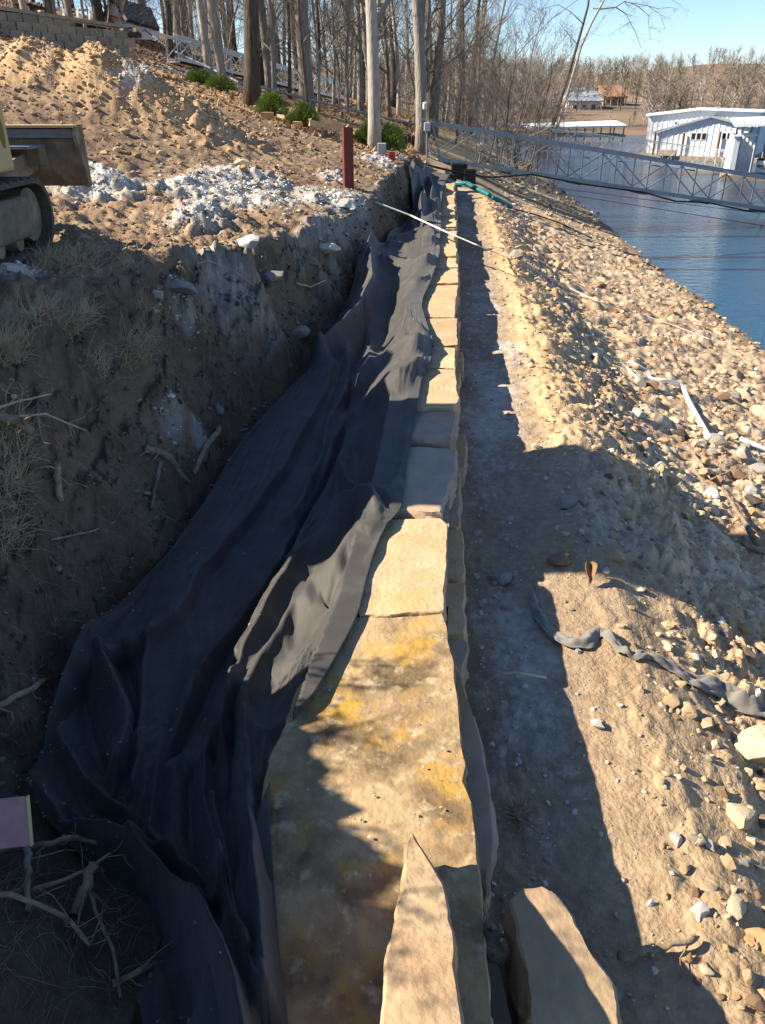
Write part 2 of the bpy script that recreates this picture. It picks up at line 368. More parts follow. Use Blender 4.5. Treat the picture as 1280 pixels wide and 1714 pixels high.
    nearflat = sstep(d, .3, .6) * (1 - sstep(d, .95, 1.5)) * (1 - sstep(Y, 3.6, 4.6))
    lay(nearflat * .9, ramp(.5 + n1, (.34, .245, .15), (.25, .178, .11)))
    shadow_band = sstep(d, .4, .8) * np.exp(-((Y - 4.3) / .9) ** 2); lay(shadow_band * .8 * (d < 6), ramp(.5 + .8 * n2, (.33, .28, .22), (.21, .17, .13)))  # darker, greyer tone painted on the soil along the digger's cast shadow
    lay(rubble, ramp(.5 + .8 * n1 + .5 * n2, (.38, .27, .165), (.25, .165, .10)))
    for cc, ii, th in ((c3, i3, .006), (c2, i2, .02), (c1, i1, .05)):
        w = rubble * (cc > th) * (.9 if th < .05 else .6)
        lay(w * (ii > .35), ramp(ii, (.36, .255, .16), (.52, .42, .30)))
    lay(rubble * sstep(n1, .25, .5) * .5, (.25, .15, .09))
    lay(white * (1 - .3 * bank), ramp(.5 + .9 * n2, (.56, .545, .51), (.38, .36, .325)))
    lay(white * sstep(-n3, .05, .4) * .6, (.26, .22, .17)); lay(white * bank * sstep(n2, 0, .4) * .6, (.14, .105, .075))
    lay(sstep(Y, 23, 26) * sstep(d, -1, 1) * (z > -2.1) * (~isfar) * .7, ramp(.5 + n2, (.40, .31, .20), (.28, .2, .13)))
    wet = sstep(-z, 1.86, 1.98) * (~isfar); lay(wet * .75, (.17, .115, .07))
    lay(isfar * 1.0, ramp(.5 + fbm2(X * .12, Y * .12, 3, 88), (.19, .14, .10), (.125, .10, .075)))
    C = C * (1.25 - .25 * white[:, None] - .1 * bank[:, None])
    return Z.reshape(shp), np.clip(C, .01, .8)
# grid: rows get coarser with distance, columns fan out
rows = [-6, -3, -1.5, -.6, 0, .3, .5]
y = .6
while y < 30: rows.append(y); y += .0058 * y + .002
while y < 640: rows.append(y); y *= 1.024
rows = np.array(rows)
cols = np.concatenate([np.linspace(-4, -1.1, 16)[:-1], np.arange(-1.1, -.66, .01), np.arange(-.66, .66, .00215), np.arange(.66, 1.5, .007), np.linspace(1.5, 4, 16)])
GY = np.repeat(rows[:, None], len(cols), 1); GX = cols[None, :] * (np.maximum(GY, 0) * .93 + .95)
GZ, GC = ground(GX, GY, True)
nr, nc = GX.shape; I = np.arange(nr * nc).reshape(nr, nc)
F = np.stack([I[:-1, :-1], I[:-1, 1:], I[1:, 1:], I[1:, :-1]], -1).reshape(-1, 4)
gr = link('ground', np_mesh('ground', np.c_[GX.ravel(), GY.ravel(), GZ.ravel()], F, M['ground'], True, GC)); tag(gr, kind='structure')
gr['label'] = 'torn up soil slope running down to the lake'
# water
wm = bpy.data.materials.new('lake_water'); wm.use_nodes = True; nt = wm.node_tree; b = nt.nodes['Principled BSDF']
b.inputs['Base Color'].default_value = (.02, .075, .14, 1); b.inputs['Roughness'].default_value = .06; b.inputs['IOR'].default_value = 1.33
tc = nt.nodes.new('ShaderNodeTexCoord'); mp = nt.nodes.new('ShaderNodeMapping'); mp.inputs['Scale'].default_value = (1.0, 1.6, 1)
t1 = nt.nodes.new('ShaderNodeTexNoise'); t1.inputs['Scale'].default_value = 2.6; t1.inputs['Detail'].default_value = 5; t1.inputs['Roughness'].default_value = .6
bp = nt.nodes.new('ShaderNodeBump'); bp.inputs['Strength'].default_value = .55; bp.inputs['Distance'].default_value = .12
nt.links.new(tc.outputs['Object'], mp.inputs[0]); nt.links.new(mp.outputs[0], t1.inputs['Vector']); nt.links.new(t1.outputs[0], bp.inputs['Height']); nt.links.new(bp.outputs[0], b.inputs['Normal'])
w = MB().add([(-400, -30, WATER_Z), (700, -30, WATER_Z), (700, 640, WATER_Z), (-400, 640, WATER_Z)], [(0, 1, 2, 3)]).build('lake_water', wm)
tag(w, 'blue rippled lake water', kind='structure')
# ------------------------------------------------------------------ stone wall
def resample(P, step, closed=True):
    P = np.asarray(P, float); Q = np.vstack([P, P[:1]]) if closed else P
    L = np.r_[0, np.cumsum(np.linalg.norm(np.diff(Q, axis=0), axis=1))]; n = max(int(L[-1] / step), 8)
    t = np.linspace(0, L[-1], n, endpoint=not closed)
    return np.c_[np.interp(t, L, Q[:, 0]), np.interp(t, L, Q[:, 1])]
def slab(name, outline, ztop, zbot, mt, parent=None, step=.03, rough=.012, bevel=.012, seed=0, sag=.0, strata=1.0, rim=None):
    """a quarried stone: traced plan outline, uneven top, broken layered sides. ztop: number or f(x, y)"""
    P = resample(outline, step)
    area = .5 * np.sum(P[:, 0] * np.roll(P[:, 1], -1) - np.roll(P[:, 0], -1) * P[:, 1])
    if area < 0: P = P[::-1]
    c = P.mean(0); n = len(P); zt = ztop if callable(ztop) else (lambda x, y: ztop + 0 * x)
    T = np.roll(P, -1, 0) - np.roll(P, 1, 0); T /= np.linalg.norm(T, axis=1)[:, None] + 1e-9; Nn = np.c_[T[:, 1], -T[:, 0]]
    rad = np.linalg.norm(P - c, axis=1).mean(); K = max(int(rad / (step * 1.2)), 4)
    bevel *= .6; P0 = P - Nn * bevel; P = P + Nn * (rough * .7 * fbm2(P[:, 0] * 9 + seed, P[:, 1] * 9, 3, seed))[:, None]
    V = [[c[0], c[1], float(zt(c[0], c[1]))]]; rings = []
    inner = P - Nn * bevel
    for k in range(1, K + 1):
        f = k / K; q = c + ((P0 + (inner - P0) * f ** 10) - c) * f; z = zt(q[:, 0], q[:, 1]) + rough * .55 * fbm2(q[:, 0] * 5 + seed * 3.1, q[:, 1] * 5, 4, seed + 1) - sag * f ** 6
        rings.append(np.c_[q, z])
    zr = rings[-1][:, 2]
    chip = np.clip(fbm2(P[:, 0] * 14 + seed, P[:, 1] * 14, 3, seed + 9) - .15, 0, 1) * rough * 2.2
    h = zr - zbot; m = max(int(np.mean(h) / (step * 1.3)), 3)
    rings.append(np.c_[P - Nn * (bevel * .3 + chip)[:, None], zr - bevel * .6 - chip])
    for k in range(1, m + 1):
        f = k / m; z = zr - bevel - (h - bevel) * f
        o = rough * (1.1 * fbm2(P[:, 0] * 4 + P[:, 1] * 4 + seed, z * 22 * strata, 3, seed + 4) + .5 * fbm2(P[:, 0] * 20 + P[:, 1] * 17, z * 25, 2, seed + 5)) - (rough * .8 * f)
        rings.append(np.c_[P + Nn * o[:, None], z])
    for r in rings: V.extend(r.tolist())
    F = []
    for i in range(n): F.append((0, 1 + i, 1 + (i + 1) % n))
    for r in range(len(rings) - 1):
        a = 1 + r * n; b = a + n
        for i in range(n): j = (i + 1) % n; F.append((a + i, b + i, b + j, a + j))
    F.append(tuple(1 + (len(rings) - 1) * n + i for i in range(n))[::-1])
    me = bpy.data.meshes.new(name); me.from_pydata(V, [], F); me.materials.append(mt); me.polygons.foreach_set('use_smooth', [True] * len(F)); me.update(); me.set_sharp_from_angle(angle=math.radians(32))
    return link(name, me, parent)
def pxo(pts, z): return [tuple(atz(u, v, z)[:2]) for u, v in pts]
wall = empty('stone_wall', (.6, 6, -.42), 'low dry laid wall of buff sandstone blocks running beside the black fabric', 'stone wall')
WI = wall.matrix_world
def wstone(outline, zt, zb, mt, **k):
    o = slab('stone', outline, zt, zb, mt, wall, **k); o.location = (-.6, -6, .42); return o
capA = [(583, 1034), (660, 1031), (742, 1027), (750, 1060), (758, 1100), (764, 1140), (769, 1190), (774, 1240), (783, 1280), (777, 1305), (793, 1338), (800, 1400), (808, 1480),
        (813, 1540), (818, 1620), (827, 1714), (838, 1850), (425, 1850), (425, 1714), (425, 1500), (438, 1300), (490, 1160), (545, 1080)]
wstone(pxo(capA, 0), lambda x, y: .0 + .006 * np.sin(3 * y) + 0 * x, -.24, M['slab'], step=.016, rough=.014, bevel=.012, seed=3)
wstone(pxo([(655, 868), (738, 866), (749, 878), (749, 950), (743, 1022), (660, 1029), (600, 1029), (590, 985), (610, 920), (632, 885)], .02), .02, -.2, M['sand'], step=.016, rough=.013, seed=4)
wstone(pxo([(680, 746), (768, 747), (763, 790), (752, 822), (739, 862), (720, 864), (660, 858), (650, 824), (664, 775)], .015), lambda x, y: .015 - .06 * (x - .3) - .02 * (y - 3.8), -.2, M['sandgrey'], step=.018, rough=.02, bevel=.03, seed=5)
wstone(pxo([(690, 686), (766, 686), (765, 713), (757, 743), (680, 741), (680, 710)], .0), lambda x, y: .0 - .10 * (y - 4.7) + 0 * x, -.2, M['sandgrey'], step=.02, rough=.018, bevel=.03, seed=6)
wstone(pxo([(700, 618), (763, 618), (766, 650), (768, 673), (757, 681), (697, 683)], .015), .015, -.2, M['sand'], step=.02, rough=.016, seed=7)
wstone(pxo([(715, 581), (762, 581), (762, 616), (710, 616)], .005), .005, -.2, M['sand'], step=.025, rough=.014, seed=8)
wstone(pxo([(700, 533), (766, 533), (766, 577), (725, 580), (705, 550)], .01), .01, -.2, M['sand'], step=.025, rough=.016, seed=9)
wstone(pxo([(695, 479), (767, 477), (764, 500), (761, 531), (698, 530)], .0), .0, -.2, M['sand'], step=.025, rough=.016, seed=10)
seams = [476, 444, 427, 410, 397, 386, 370, 359, 349, 339, 330, 321, 313, 306]
YS = [atz(640, v, 0).y for v in seams]; YS += [YS[-1] + .55]
rr = random.Random(5)
for i in range(len(YS) - 1):
    y0, y1 = YS[i] - .004, YS[i + 1] + .004; j = [rr.uniform(-.03, .03) for _ in range(4)]; zt = rr.uniform(-.02, .03)
    if 0: pass
    o = [(XR(y0) - .40 + j[0], y0), (XR(y0) + j[1], y0), (XR((y0 + y1) / 2) + rr.uniform(-.02, .02), (y0 + y1) / 2), (XR(y1) + j[2], y1), (XR(y1) - .40 + j[3], y1)]
    wstone(o, lambda x, y, zt=zt, a=rr.uniform(-.05, .05): zt + a * (y - y0) + 0 * x, -.21 + .0 * zt, M['sand'], step=.035, rough=.02, bevel=.02, seed=20 + i)
core = MB()  # hidden bar under the cap stones, added to block sun through the joints
for i in range(40): ya, yb = 2.62 + i * .49, 2.62 + (i + 1) * .49; core.add([(float(XR(q)) + o - .6, q - 6, z + .42) for q in (ya, yb) for o, z in ((-.30, -.4), (-.07, -.4), (-.07, -.032), (-.30, -.032))], [(0, 1, 5, 4), (1, 2, 6, 5), (2, 3, 7, 6), (3, 0, 4, 7)])
core.build('light_stop_core', M['sandgrey'], wall)
# lower courses, showing on the lake side
wstone(pxo([(700, 1115), (767, 1112), (790, 1172), (814, 1258), (829, 1345), (833, 1415), (822, 1456), (760, 1470), (690, 1460)], -.13), -.13, -.46, M['sandgrey'], step=.022, rough=.02, bevel=.018, seed=61)
wstone([(-.1, .3), (.33, .3), (.34, .9), (.32, 1.28), (-.1, 1.28)], -.26, -.50, M['sandgrey'], step=.03, rough=.02, seed=62)
y0 = 2.03
for i, L in enumerate([.62, .45, .5, .75, .6, .55, .8, .62, .7, .6, .85, .7, .75, .9, .8, .9, .8, .95, .9, .95, .9, 1, .9, 1, .9, .95, .9]):
    y1 = y0 + L
    if y1 > 22.3: break
    a = .02 + rr.uniform(-.025, .035)
    o = [(XR(y0) - .34, y0 + .012), (XR(y0) + a, y0 + .015), (XR(y0 + L / 2) + a + rr.uniform(-.015, .02), y0 + L / 2), (XR(y1) + a + rr.uniform(-.02, .02), y1 - .015), (XR(y1) - .34, y1 - .012)]
    wstone(o, -.215, -.52, M['sandgrey'] if rr.random() < .6 else M['sand'], step=.035 if y0 < 7 else .06, rough=.02, bevel=.018, seed=70 + i); y0 = y1
# two loose stones at the bottom of the view
def zA(x, y): return .10 + np.clip(1.6 - y, 0, 1) * .16 + .05 * (x - .2)
A_o = [(688, 1402), (705, 1424), (728, 1458), (745, 1496), (752, 1535), (759, 1570), (766, 1615), (777, 1670), (783, 1714), (790, 1790), (640, 1800), (637, 1714), (644, 1640), (655, 1560), (668, 1480), (676, 1430)]
st = slab('loose_stone', [tuple(atz(u, v, .10 + (v - 1402) / 312 * .11)[:2]) for u, v in A_o], zA, .006, M['sand'], None, step=.014, rough=.02, bevel=.016, seed=81, strata=.5)
tag(st, 'pointed buff stone lying loose on top of the big near slab of the wall', 'loose stone')
B_o = [(857, 1512), (872, 1490), (905, 1483), (937, 1500), (962, 1535), (985, 1580), (1005, 1612), (1030, 1650), (1045, 1700), (1054, 1780), (930, 1830), (884, 1740), (870, 1650), (861, 1570)]
st = slab('loose_stone', [tuple(atz(u, v, -.10 + (v - 1483) / 231 * .04)[:2]) for u, v in B_o], lambda x, y: -.09 + .05 * np.clip(1.4 - y, 0, 1) - .10 * np.clip(x - .46, 0, 1), -.52, M['brownstone'], None, step=.014, rough=.026, bevel=.02, seed=83, strata=.5)
tag(st, 'tall brown stone standing in the dark soil beside the near slab', 'loose stone')

# ------------------------------------------------------------------ black fabric, folds traced one by one
def DL(Y): return np.interp(Y, [0, 1.2, 2.2, 2.6, 3.2, 3.5, 6, 25], [-.52, -.50, -.44, -.40, -.38, -.36, -.36, -.34])
def FB(X, Y):
    X = np.asarray(X, float); Y = np.asarray(Y, float); d = X - XR(Y); dl = DL(Y)
    toe = np.interp(Y, _Y, _TOE); cr = np.interp(Y, _Y, _CREST); zc = np.interp(Y, _Y, _ZC); fl = np.interp(Y, _Y, _FL)
    t = np.clip((toe + .12 - d) / (toe - cr), 0, 1.3)
    low = fl + .05 + (zc - fl) * t ** .8
    return low + (np.maximum(.042, low) - low) * sstep(d, dl - .50, dl + .04)
def sheet(name, rows, ridges, nr, nt_, mt, wrinkle=.006, seed=0, base=None, thick=.004):
    base = base or FB
    R = np.array(rows, float); n = len(R); k = np.linspace(0, n - 1, nr); q = np.zeros((nr, 4))
    for c in range(4):
        f = np.interp(k, np.arange(n), R[:, c]); w = np.array([1, 2, 3, 2, 1.]) / 9; w = np.repeat(w, 2) / 2
        pad = np.r_[np.full(10, f[0]), f, np.full(10, f[-1])]; q[:, c] = np.convolve(pad, w, 'same')[10:-10]
    NK, NT = 64, 26; kc = np.linspace(0, nr - 1, NK).astype(int); tc = np.linspace(0, 1, NT)
    CX = np.zeros((NK, NT)); CY = np.zeros((NK, NT)); CS = np.zeros((NK, NT))
    for i, ki in enumerate(kc):
        for j, t in enumerate(tc):
            p, s = hit(q[ki, 0] * (1 - t) + q[ki, 2] * t, q[ki, 1] * (1 - t) + q[ki, 3] * t, base, .8, 40); CX[i, j], CY[i, j], CS[i, j] = p.x, p.y, s
    tt = np.linspace(0, 1, nt_); kk = np.arange(nr)
    def up(A):
        B = np.array([np.interp(tt, tc, a) for a in A]); return np.array([np.interp(kk, kc, B[:, j]) for j in range(nt_)]).T
    X, Y, S = up(CX), up(CY), up(CS)
    w = np.array([1, 2, 3, 4, 3, 2, 1.]) / 16
    for A in (X, Y):                     # smooth the sampled sheet along its length
        P = np.vstack([A[:1]] * 3 + [A] + [A[-1:]] * 3); A[:] = sum(w[i] * P[i:i + nr] for i in range(7))
    U = q[:, None, 0] * (1 - tt) + q[:, None, 2] * tt; W = q[:, None, 1] * (1 - tt) + q[:, None, 3] * tt
    Z = base(X, Y); dz = np.zeros_like(Z); lat = np.zeros_like(Z)
    U2 = U + 5 * fbm2(U / 45, W / 60, 2, seed + 3); W2 = W + 5 * fbm2(U / 45 + 9, W / 60, 2, seed + 4)
    for pts, h, wl, wr in ridges:
        pts = np.array(pts, float); best = np.full(U.shape, 1e9); sd = np.zeros(U.shape)
        for a, b in zip(pts[:-1], pts[1:]):
            e = b - a; L2 = e @ e; t = np.clip(((U2 - a[0]) * e[0] + (W2 - a[1]) * e[1]) / L2, 0, 1)
            dx = U2 - a[0] - t * e[0]; dy = W2 - a[1] - t * e[1]; dd = np.hypot(dx, dy); m = dd < best
            best = np.where(m, dd, best); sd = np.where(m, e[0] * dy - e[1] * dx, sd)   # > 0: picture-left of a line traced downwards
        ww = np.where(sd > 0, wl, wr); g = np.exp(-(best / ww) ** 1.45 * 1.15)
        dz += 1.7 * h * g
    edge = np.minimum(tt, 1 - tt)[None, :]; ed = sstep(edge, 0, .16)
    dirn = fbm2(tt[None, :] * 16 + 1.5 * fbm2(kk[:, None] / nr * 9, tt[None, :] * 2, 2, seed), kk[:, None] / nr * 8 + 0 * tt[None, :], 4, seed + 1)
    dir2 = fbm2(tt[None, :] * 30 + 2 * fbm2(kk[:, None] / nr * 14, tt[None, :] * 3, 2, seed + 5), kk[:, None] / nr * 14 + 0 * tt[None, :], 3, seed + 6)
    fine = fbm2(X * 26, Y * 18, 3, seed + 2)
    dz = dz * (.15 + .85 * ed) + wrinkle * (2.6 * (.35 - np.abs(dirn)) + 1.0 * (.35 - np.abs(dir2)) + .3 * fine) * (.3 + .7 * ed) + .012 * np.abs(fbm2(X * 4, Y * 3, 3, seed + 7))
    Z = np.maximum(Z + dz, np.minimum(base(X, Y), Z) - .035)
    Z = np.maximum(Z, np.where(X - XR(Y) > DL(Y) - .12, .034, -9))
    low = H(X, Y) + .006; Z = np.maximum(Z, np.where(X - XR(Y) > DL(Y) - .05, -9, low))
    V = np.c_[X.ravel(), Y.ravel(), Z.ravel()]; I = np.arange(nr * nt_).reshape(nr, nt_)
    F = np.stack([I[:-1, :-1], I[1:, :-1], I[1:, 1:], I[:-1, 1:]], -1).reshape(-1, 4)
    o = link(name, np_mesh(name, V, F, mt, True)); m = o.modifiers.new('thickness', 'SOLIDIFY'); m.thickness = thick; m.offset = 0
    return o
ROWS = [(652, 388, 736, 372), (640, 425, 736, 425), (600, 428, 722, 470), (590, 490, 703, 508), (563, 550, 724, 570), (543, 600, 722, 604), (480, 655, 704, 640), (400, 742, 697, 695),
        (350, 830, 682, 770), (280, 930, 674, 848), (200, 1015, 640, 892), (140, 1050, 616, 960), (105, 1130, 600, 1030), (80, 1205, 560, 1110), (72, 1260, 522, 1185), (50, 1300, 478, 1245),
        (70, 1370, 456, 1310), (130, 1430, 452, 1380), (180, 1480, 458, 1460), (205, 1560, 464, 1550), (225, 1640, 472, 1640), (240, 1714, 482, 1714), (262, 1850, 495, 1850)]
RIDGES = [
    ([(640, 425), (618, 520), (580, 620)], .09, 70, 50),
    ([(598, 425), (598, 483), (573, 526), (551, 572), (544, 601)], .12, 16, 10),
    ([(620, 429), (622, 472), (623, 519), (605, 558), (573, 598), (537, 630)], .13, 14, 9),
    ([(537, 625), (560, 640), (548, 680), (530, 709), (494, 759), (474, 803), (415, 885), (337, 975), (298, 1050), (259, 1089), (215, 1106)], .055, 75, 5),
    ([(610, 560), (590, 640), (584, 713), (551, 795), (505, 885), (470, 967), (407, 1061), (384, 1104), (353, 1155), (306, 1241), (271, 1288)], -.055, 12, 8),
    ([(584, 700), (560, 745), (535, 820), (485, 912), (450, 975), (390, 1060), (340, 1130)], .035, 8, 7),
    ([(580, 623), (587, 651), (551, 723), (530, 795), (490, 878)], .05, 10, 12),
    ([(616, 615), (616, 651), (590, 698), (566, 795), (540, 854), (501, 924), (474, 975), (440, 1040), (400, 1120)], .06, 10, 18),
    ([(674, 518), (688, 554), (724, 576)], .05, 8, 16),
    ([(724, 575), (659, 605), (634, 637), (612, 659), (602, 675)], .075, 10, 22),
    ([(712, 612), (681, 630), (656, 651), (630, 684)], .06, 7, 14), ([(700, 622), (704, 650), (700, 682)], .03, 7, 7),
    ([(731, 436), (695, 452), (640, 462)], .07, 6, 8), ([(731, 456), (688, 486), (668, 500)], .06, 6, 8), ([(725, 410), (680, 425), (650, 430)], .06, 6, 7), ([(730, 395), (690, 400), (664, 412)], .06, 6, 6),
    ([(668, 500), (650, 540), (640, 590)], -.03, 20, 16),
    ([(622, 858), (600, 858), (566, 872), (532, 928), (493, 971), (470, 1020), (430, 1100), (400, 1170), (372, 1260)], .085, 12, 26),
    ([(636, 886), (608, 905), (564, 964), (519, 1016), (470, 1104), (439, 1151), (415, 1217), (415, 1290), (420, 1400), (440, 1560), (452, 1714)], .085, 14, 20),
    ([(628, 925), (583, 991), (556, 1050), (510, 1150), (505, 1200), (446, 1250), (438, 1340)], .065, 14, 12),
    ([(600, 880), (560, 930), (520, 985)], -.03, 10, 10), ([(640, 890), (590, 950), (545, 1020)], -.045, 8, 8),
    ([(560, 790), (590, 820), (620, 838), (660, 835)], .03, 14, 20), ([(600, 760), (598, 800), (615, 822)], -.03, 14, 12),
    ([(150, 1050), (156, 1090), (186, 1141), (223, 1220), (225, 1251), (206, 1303)], .07, 30, 9),
    ([(250, 1100), (237, 1189), (240, 1292), (225, 1340)], .055, 8, 18), ([(205, 1110), (225, 1165), (232, 1240)], -.05, 10, 10),
    ([(330, 1150), (300, 1230), (268, 1300), (254, 1413), (292, 1465)], .05, 14, 14), ([(385, 1180), (345, 1290), (344, 1330), (351, 1386), (378, 1506), (412, 1609), (440, 1714)], .055, 14, 14),
    ([(400, 1200), (385, 1320), (395, 1430), (425, 1600)], -.035, 9, 9), ([(320, 1300), (318, 1400), (345, 1500)], -.035, 9, 9),
    ([(423, 1290), (433, 1437), (450, 1600), (462, 1714)], .04, 8, 9), ([(362, 1350), (390, 1500), (425, 1640)], .025, 6, 6),
    ([(51, 1310), (96, 1382), (110, 1396), (192, 1437), (241, 1465), (292, 1523), (344, 1575), (378, 1644), (406, 1712), (430, 1850)], .11, 26, 17),
    ([(240, 1455), (300, 1470), (344, 1488), (378, 1512)], .06, 12, 16), ([(378, 1516), (344, 1556)], .05, 10, 8),
    ([(120, 1380), (200, 1410), (260, 1440)], -.04, 10, 9), ([(90, 1200), (110, 1260), (150, 1330), (215, 1380)], .05, 14, 10), ([(130, 1120), (140, 1200), (175, 1290)], -.045, 14, 14),
    ([(230, 1500), (290, 1600), (320, 1714)], -.05, 22, 22),
]
fb = sheet('fabric_sheet', ROWS, RIDGES, 640, 200, M['fabric'], seed=5)
tag(fb, 'long black fabric sheet lying in deep folds along the trench behind the wall', 'fabric')
FARROWS = [(684, 278, 752, 292), (688, 300, 744, 306), (690, 330, 739, 330), (692, 350, 738, 350), (680, 372, 738, 380), (660, 392, 736, 400)]
FARR = [([(690, 280), (705, 320), (712, 350), (705, 370)], .16, 5, 6), ([(715, 290), (725, 320), (722, 345)], .10, 4, 4), ([(735, 345), (712, 360), (690, 385)], .09, 4, 5), ([(736, 365), (710, 380)], .07, 4, 4), ([(698, 300), (699, 345)], -.06, 3, 3)]
def FB2(X, Y):
    Yc = np.minimum(Y, 21.8); k = sstep(Y, 20.2, 22.5)
    return FB(X, Yc) * (1 - k) + (.18 + .05 * (X - 1.2)) * k + .04
fs = sheet('fabric_sheet', FARROWS, FARR, 240, 90, M['fabric'], seed=15, base=FB2)
tag(fs, 'short black fabric sheet hanging down the bank at the far end of the wall', 'fabric')
# dusty strip of cloth on the right
CP_ = [(888, 997), (895, 1020), (903, 1040), (924, 1066), (950, 1081), (982, 1080), (998, 1058), (1014, 1066), (1040, 1092), (1062, 1104), (1085, 1102), (1119, 1119), (1156, 1147), (1205, 1160), (1242, 1173), (1285, 1200), (1330, 1230)]
CW_ = [10, 16, 22, 22, 22, 26, 20, 26, 26, 20, 14, 20, 26, 34, 38, 36, 34]
pp = [hit(u, v, ground) for u, v in CP_]; n = 130; ks = np.linspace(0, len(CP_) - 1, n); ar = np.arange(len(CP_))
PX = np.interp(ks, ar, [p.x for p, s in pp]); PY = np.interp(ks, ar, [p.y for p, s in pp]); PW = np.interp(ks, ar, [w_ * s / FPX * .62 for w_, (p, s) in zip(CW_, pp)])
for A in (PX, PY): A[2:-2] = (A[:-4] + A[1:-3] + A[2:-2] + A[3:-1] + A[4:]) / 5
tx = np.gradient(PX); ty = np.gradient(PY); tl = np.hypot(tx, ty); nx, ny = -ty / tl, tx / tl; m_ = 15; c_ = np.linspace(-1, 1, m_)
rl = np.interp(ks, ar, [.9, .6, .5, .3, .2, .4, 1, .9, .5, .7, .9, .6, .3, .5, .6, .8, .8])
VX = PX[:, None] + nx[:, None] * PW[:, None] * c_ * (1 - .35 * rl[:, None]); VY = PY[:, None] + ny[:, None] * PW[:, None] * c_ * (1 - .35 * rl[:, None])
VZ = ground(VX, VY); VZ = np.maximum(VZ, VZ.mean(1)[:, None] - .02) + .012 + PW[:, None] * (rl[:, None] * .55 * (1 - np.abs(c_ - .3 * np.sin(ks[:, None] * 1.3))) + .5 * fbm2(ks[:, None] * 1.8, c_ * 1.4 + 0 * ks[:, None], 3, 91) + .1)
I = np.arange(n * m_).reshape(n, m_); F = np.stack([I[:-1, :-1], I[:-1, 1:], I[1:, 1:], I[1:, :-1]], -1).reshape(-1, 4)
st = link('cloth_strip', np_mesh('cloth_strip', np.c_[VX.ravel(), VY.ravel(), VZ.ravel()], F, M['greycloth'])); md = st.modifiers.new('thickness', 'SOLIDIFY'); md.thickness = .004
tag(st, 'dusty grey strip of torn cloth lying crumpled across the sunlit soil', 'cloth strip')
# ------------------------------------------------------------------ rocks, gravel, clods
def ico(sub):
    t = (1 + 5 ** .5) / 2
    V = [(-1, t, 0), (1, t, 0), (-1, -t, 0), (1, -t, 0), (0, -1, t), (0, 1, t), (0, -1, -t), (0, 1, -t), (t, 0, -1), (t, 0, 1), (-t, 0, -1), (-t, 0, 1)]
    F = [(0, 11, 5), (0, 5, 1), (0, 1, 7), (0, 7, 10), (0, 10, 11), (1, 5, 9), (5, 11, 4), (11, 10, 2), (10, 7, 6), (7, 1, 8), (3, 9, 4), (3, 4, 2), (3, 2, 6), (3, 6, 8), (3, 8, 9), (4, 9, 5), (2, 4, 11), (6, 2, 10), (8, 6, 7), (9, 8, 1)]
    V = [Vector(v).normalized() for v in V]
    for _ in range(sub):
        c = {}; G = []
        def mid(a, b):
            k = (min(a, b), max(a, b))
            if k not in c: V.append(((V[a] + V[b]) / 2).normalized()); c[k] = len(V) - 1
            return c[k]
        for a, b, d in F:
            x, y, z = mid(a, b), mid(b, d), mid(d, a); G += [(a, x, z), (b, y, x), (d, z, y), (x, y, z)]
        F = G
    return np.array([tuple(v) for v in V]), np.array(F)
V0, F0 = ico(0); V2, F2 = ico(2)
def rock_mesh(name, seed, mt, cuts=15, rnd=.05):
    g = np.random.default_rng(seed); V = V2 * np.array([1, g.uniform(.65, .95), g.uniform(.5, .8)])
    for _ in range(cuts):
        nrm = g.normal(size=3); nrm /= np.linalg.norm(nrm); o = g.uniform(.36, .66); dd = V @ nrm; V = V - np.outer(np.maximum(dd - o, 0) * .93, nrm)
    V = V * (1 + rnd * fbm3(V * 2.2 + seed, 3, seed))[:, None]
    return np_mesh(name, V, F2, mt, False)
def scatter_stones(name, X, Y, r, C, mt, sink=.25, label=None, flat=.7, Z=None):
    n = len(X); g = RNG; Z = ground(X, Y) if Z is None else Z
    q = g.normal(size=(n, 4)); q /= np.linalg.norm(q, axis=1)[:, None]; w, x, y, z = q.T
    Rm = np.stack([np.stack([1 - 2 * (y * y + z * z), 2 * (x * y - z * w), 2 * (x * z + y * w)], -1), np.stack([2 * (x * y + z * w), 1 - 2 * (x * x + z * z), 2 * (y * z - x * w)], -1), np.stack([2 * (x * z - y * w), 2 * (y * z + x * w), 1 - 2 * (x * x + y * y)], -1)], 1)
    base = V0[None] * (1 + .28 * g.normal(size=(n, 12, 1)).clip(-1.4, 1.4)) * np.stack([np.ones(n), g.uniform(.6, 1, n), g.uniform(.45, .9, n)], -1)[:, None, :]
    P = np.einsum('nij,nkj->nki', Rm, base) * r[:, None, None]; P[:, :, 2] *= flat
    P += np.stack([X, Y, Z + r * (flat * .6 - sink)], -1)[:, None, :]
    F = F0[None] + (np.arange(n) * 12)[:, None, None]
    o = link(name, np_mesh(name, P.reshape(-1, 3), F.reshape(-1, 3), mt, False, np.repeat(C, 12, 0))); return tag(o, label, kind='stuff')
def mixcol(n, A, B, j=.12):
    t = RNG.random((n, 1)); return np.clip((np.array(A) * (1 - t) + np.array(B) * t) * (1 + j * RNG.normal(size=(n, 1))), .01, .8)
def fanY(n, a, b): return a * (b / a) ** RNG.random(n)
n = 14000; Y = fanY(n, .6, 40); d = .75 + 4.7 * RNG.random(n) ** .8; d = np.where((Y < 3.5) & (RNG.random(n) < .75), .62 + 2.2 * RNG.random(n) ** .8, d); X = XR(Y) + d
keep = (H(X, Y) > -2.15) & (RNG.random(n) < np.clip((d - .6) * 1.6, .12, 1)); X, Y = X[keep], Y[keep]; n = len(X)
r = (.0045 + .026 * RNG.random(n) ** 6) * (1 + .13 * Y ** .9)
C = mixcol(n, (.34, .24, .145), (.54, .42, .28)); C[RNG.random(n) < .06] = (.16, .12, .09); C[RNG.random(n) < .05] = (.58, .54, .47)
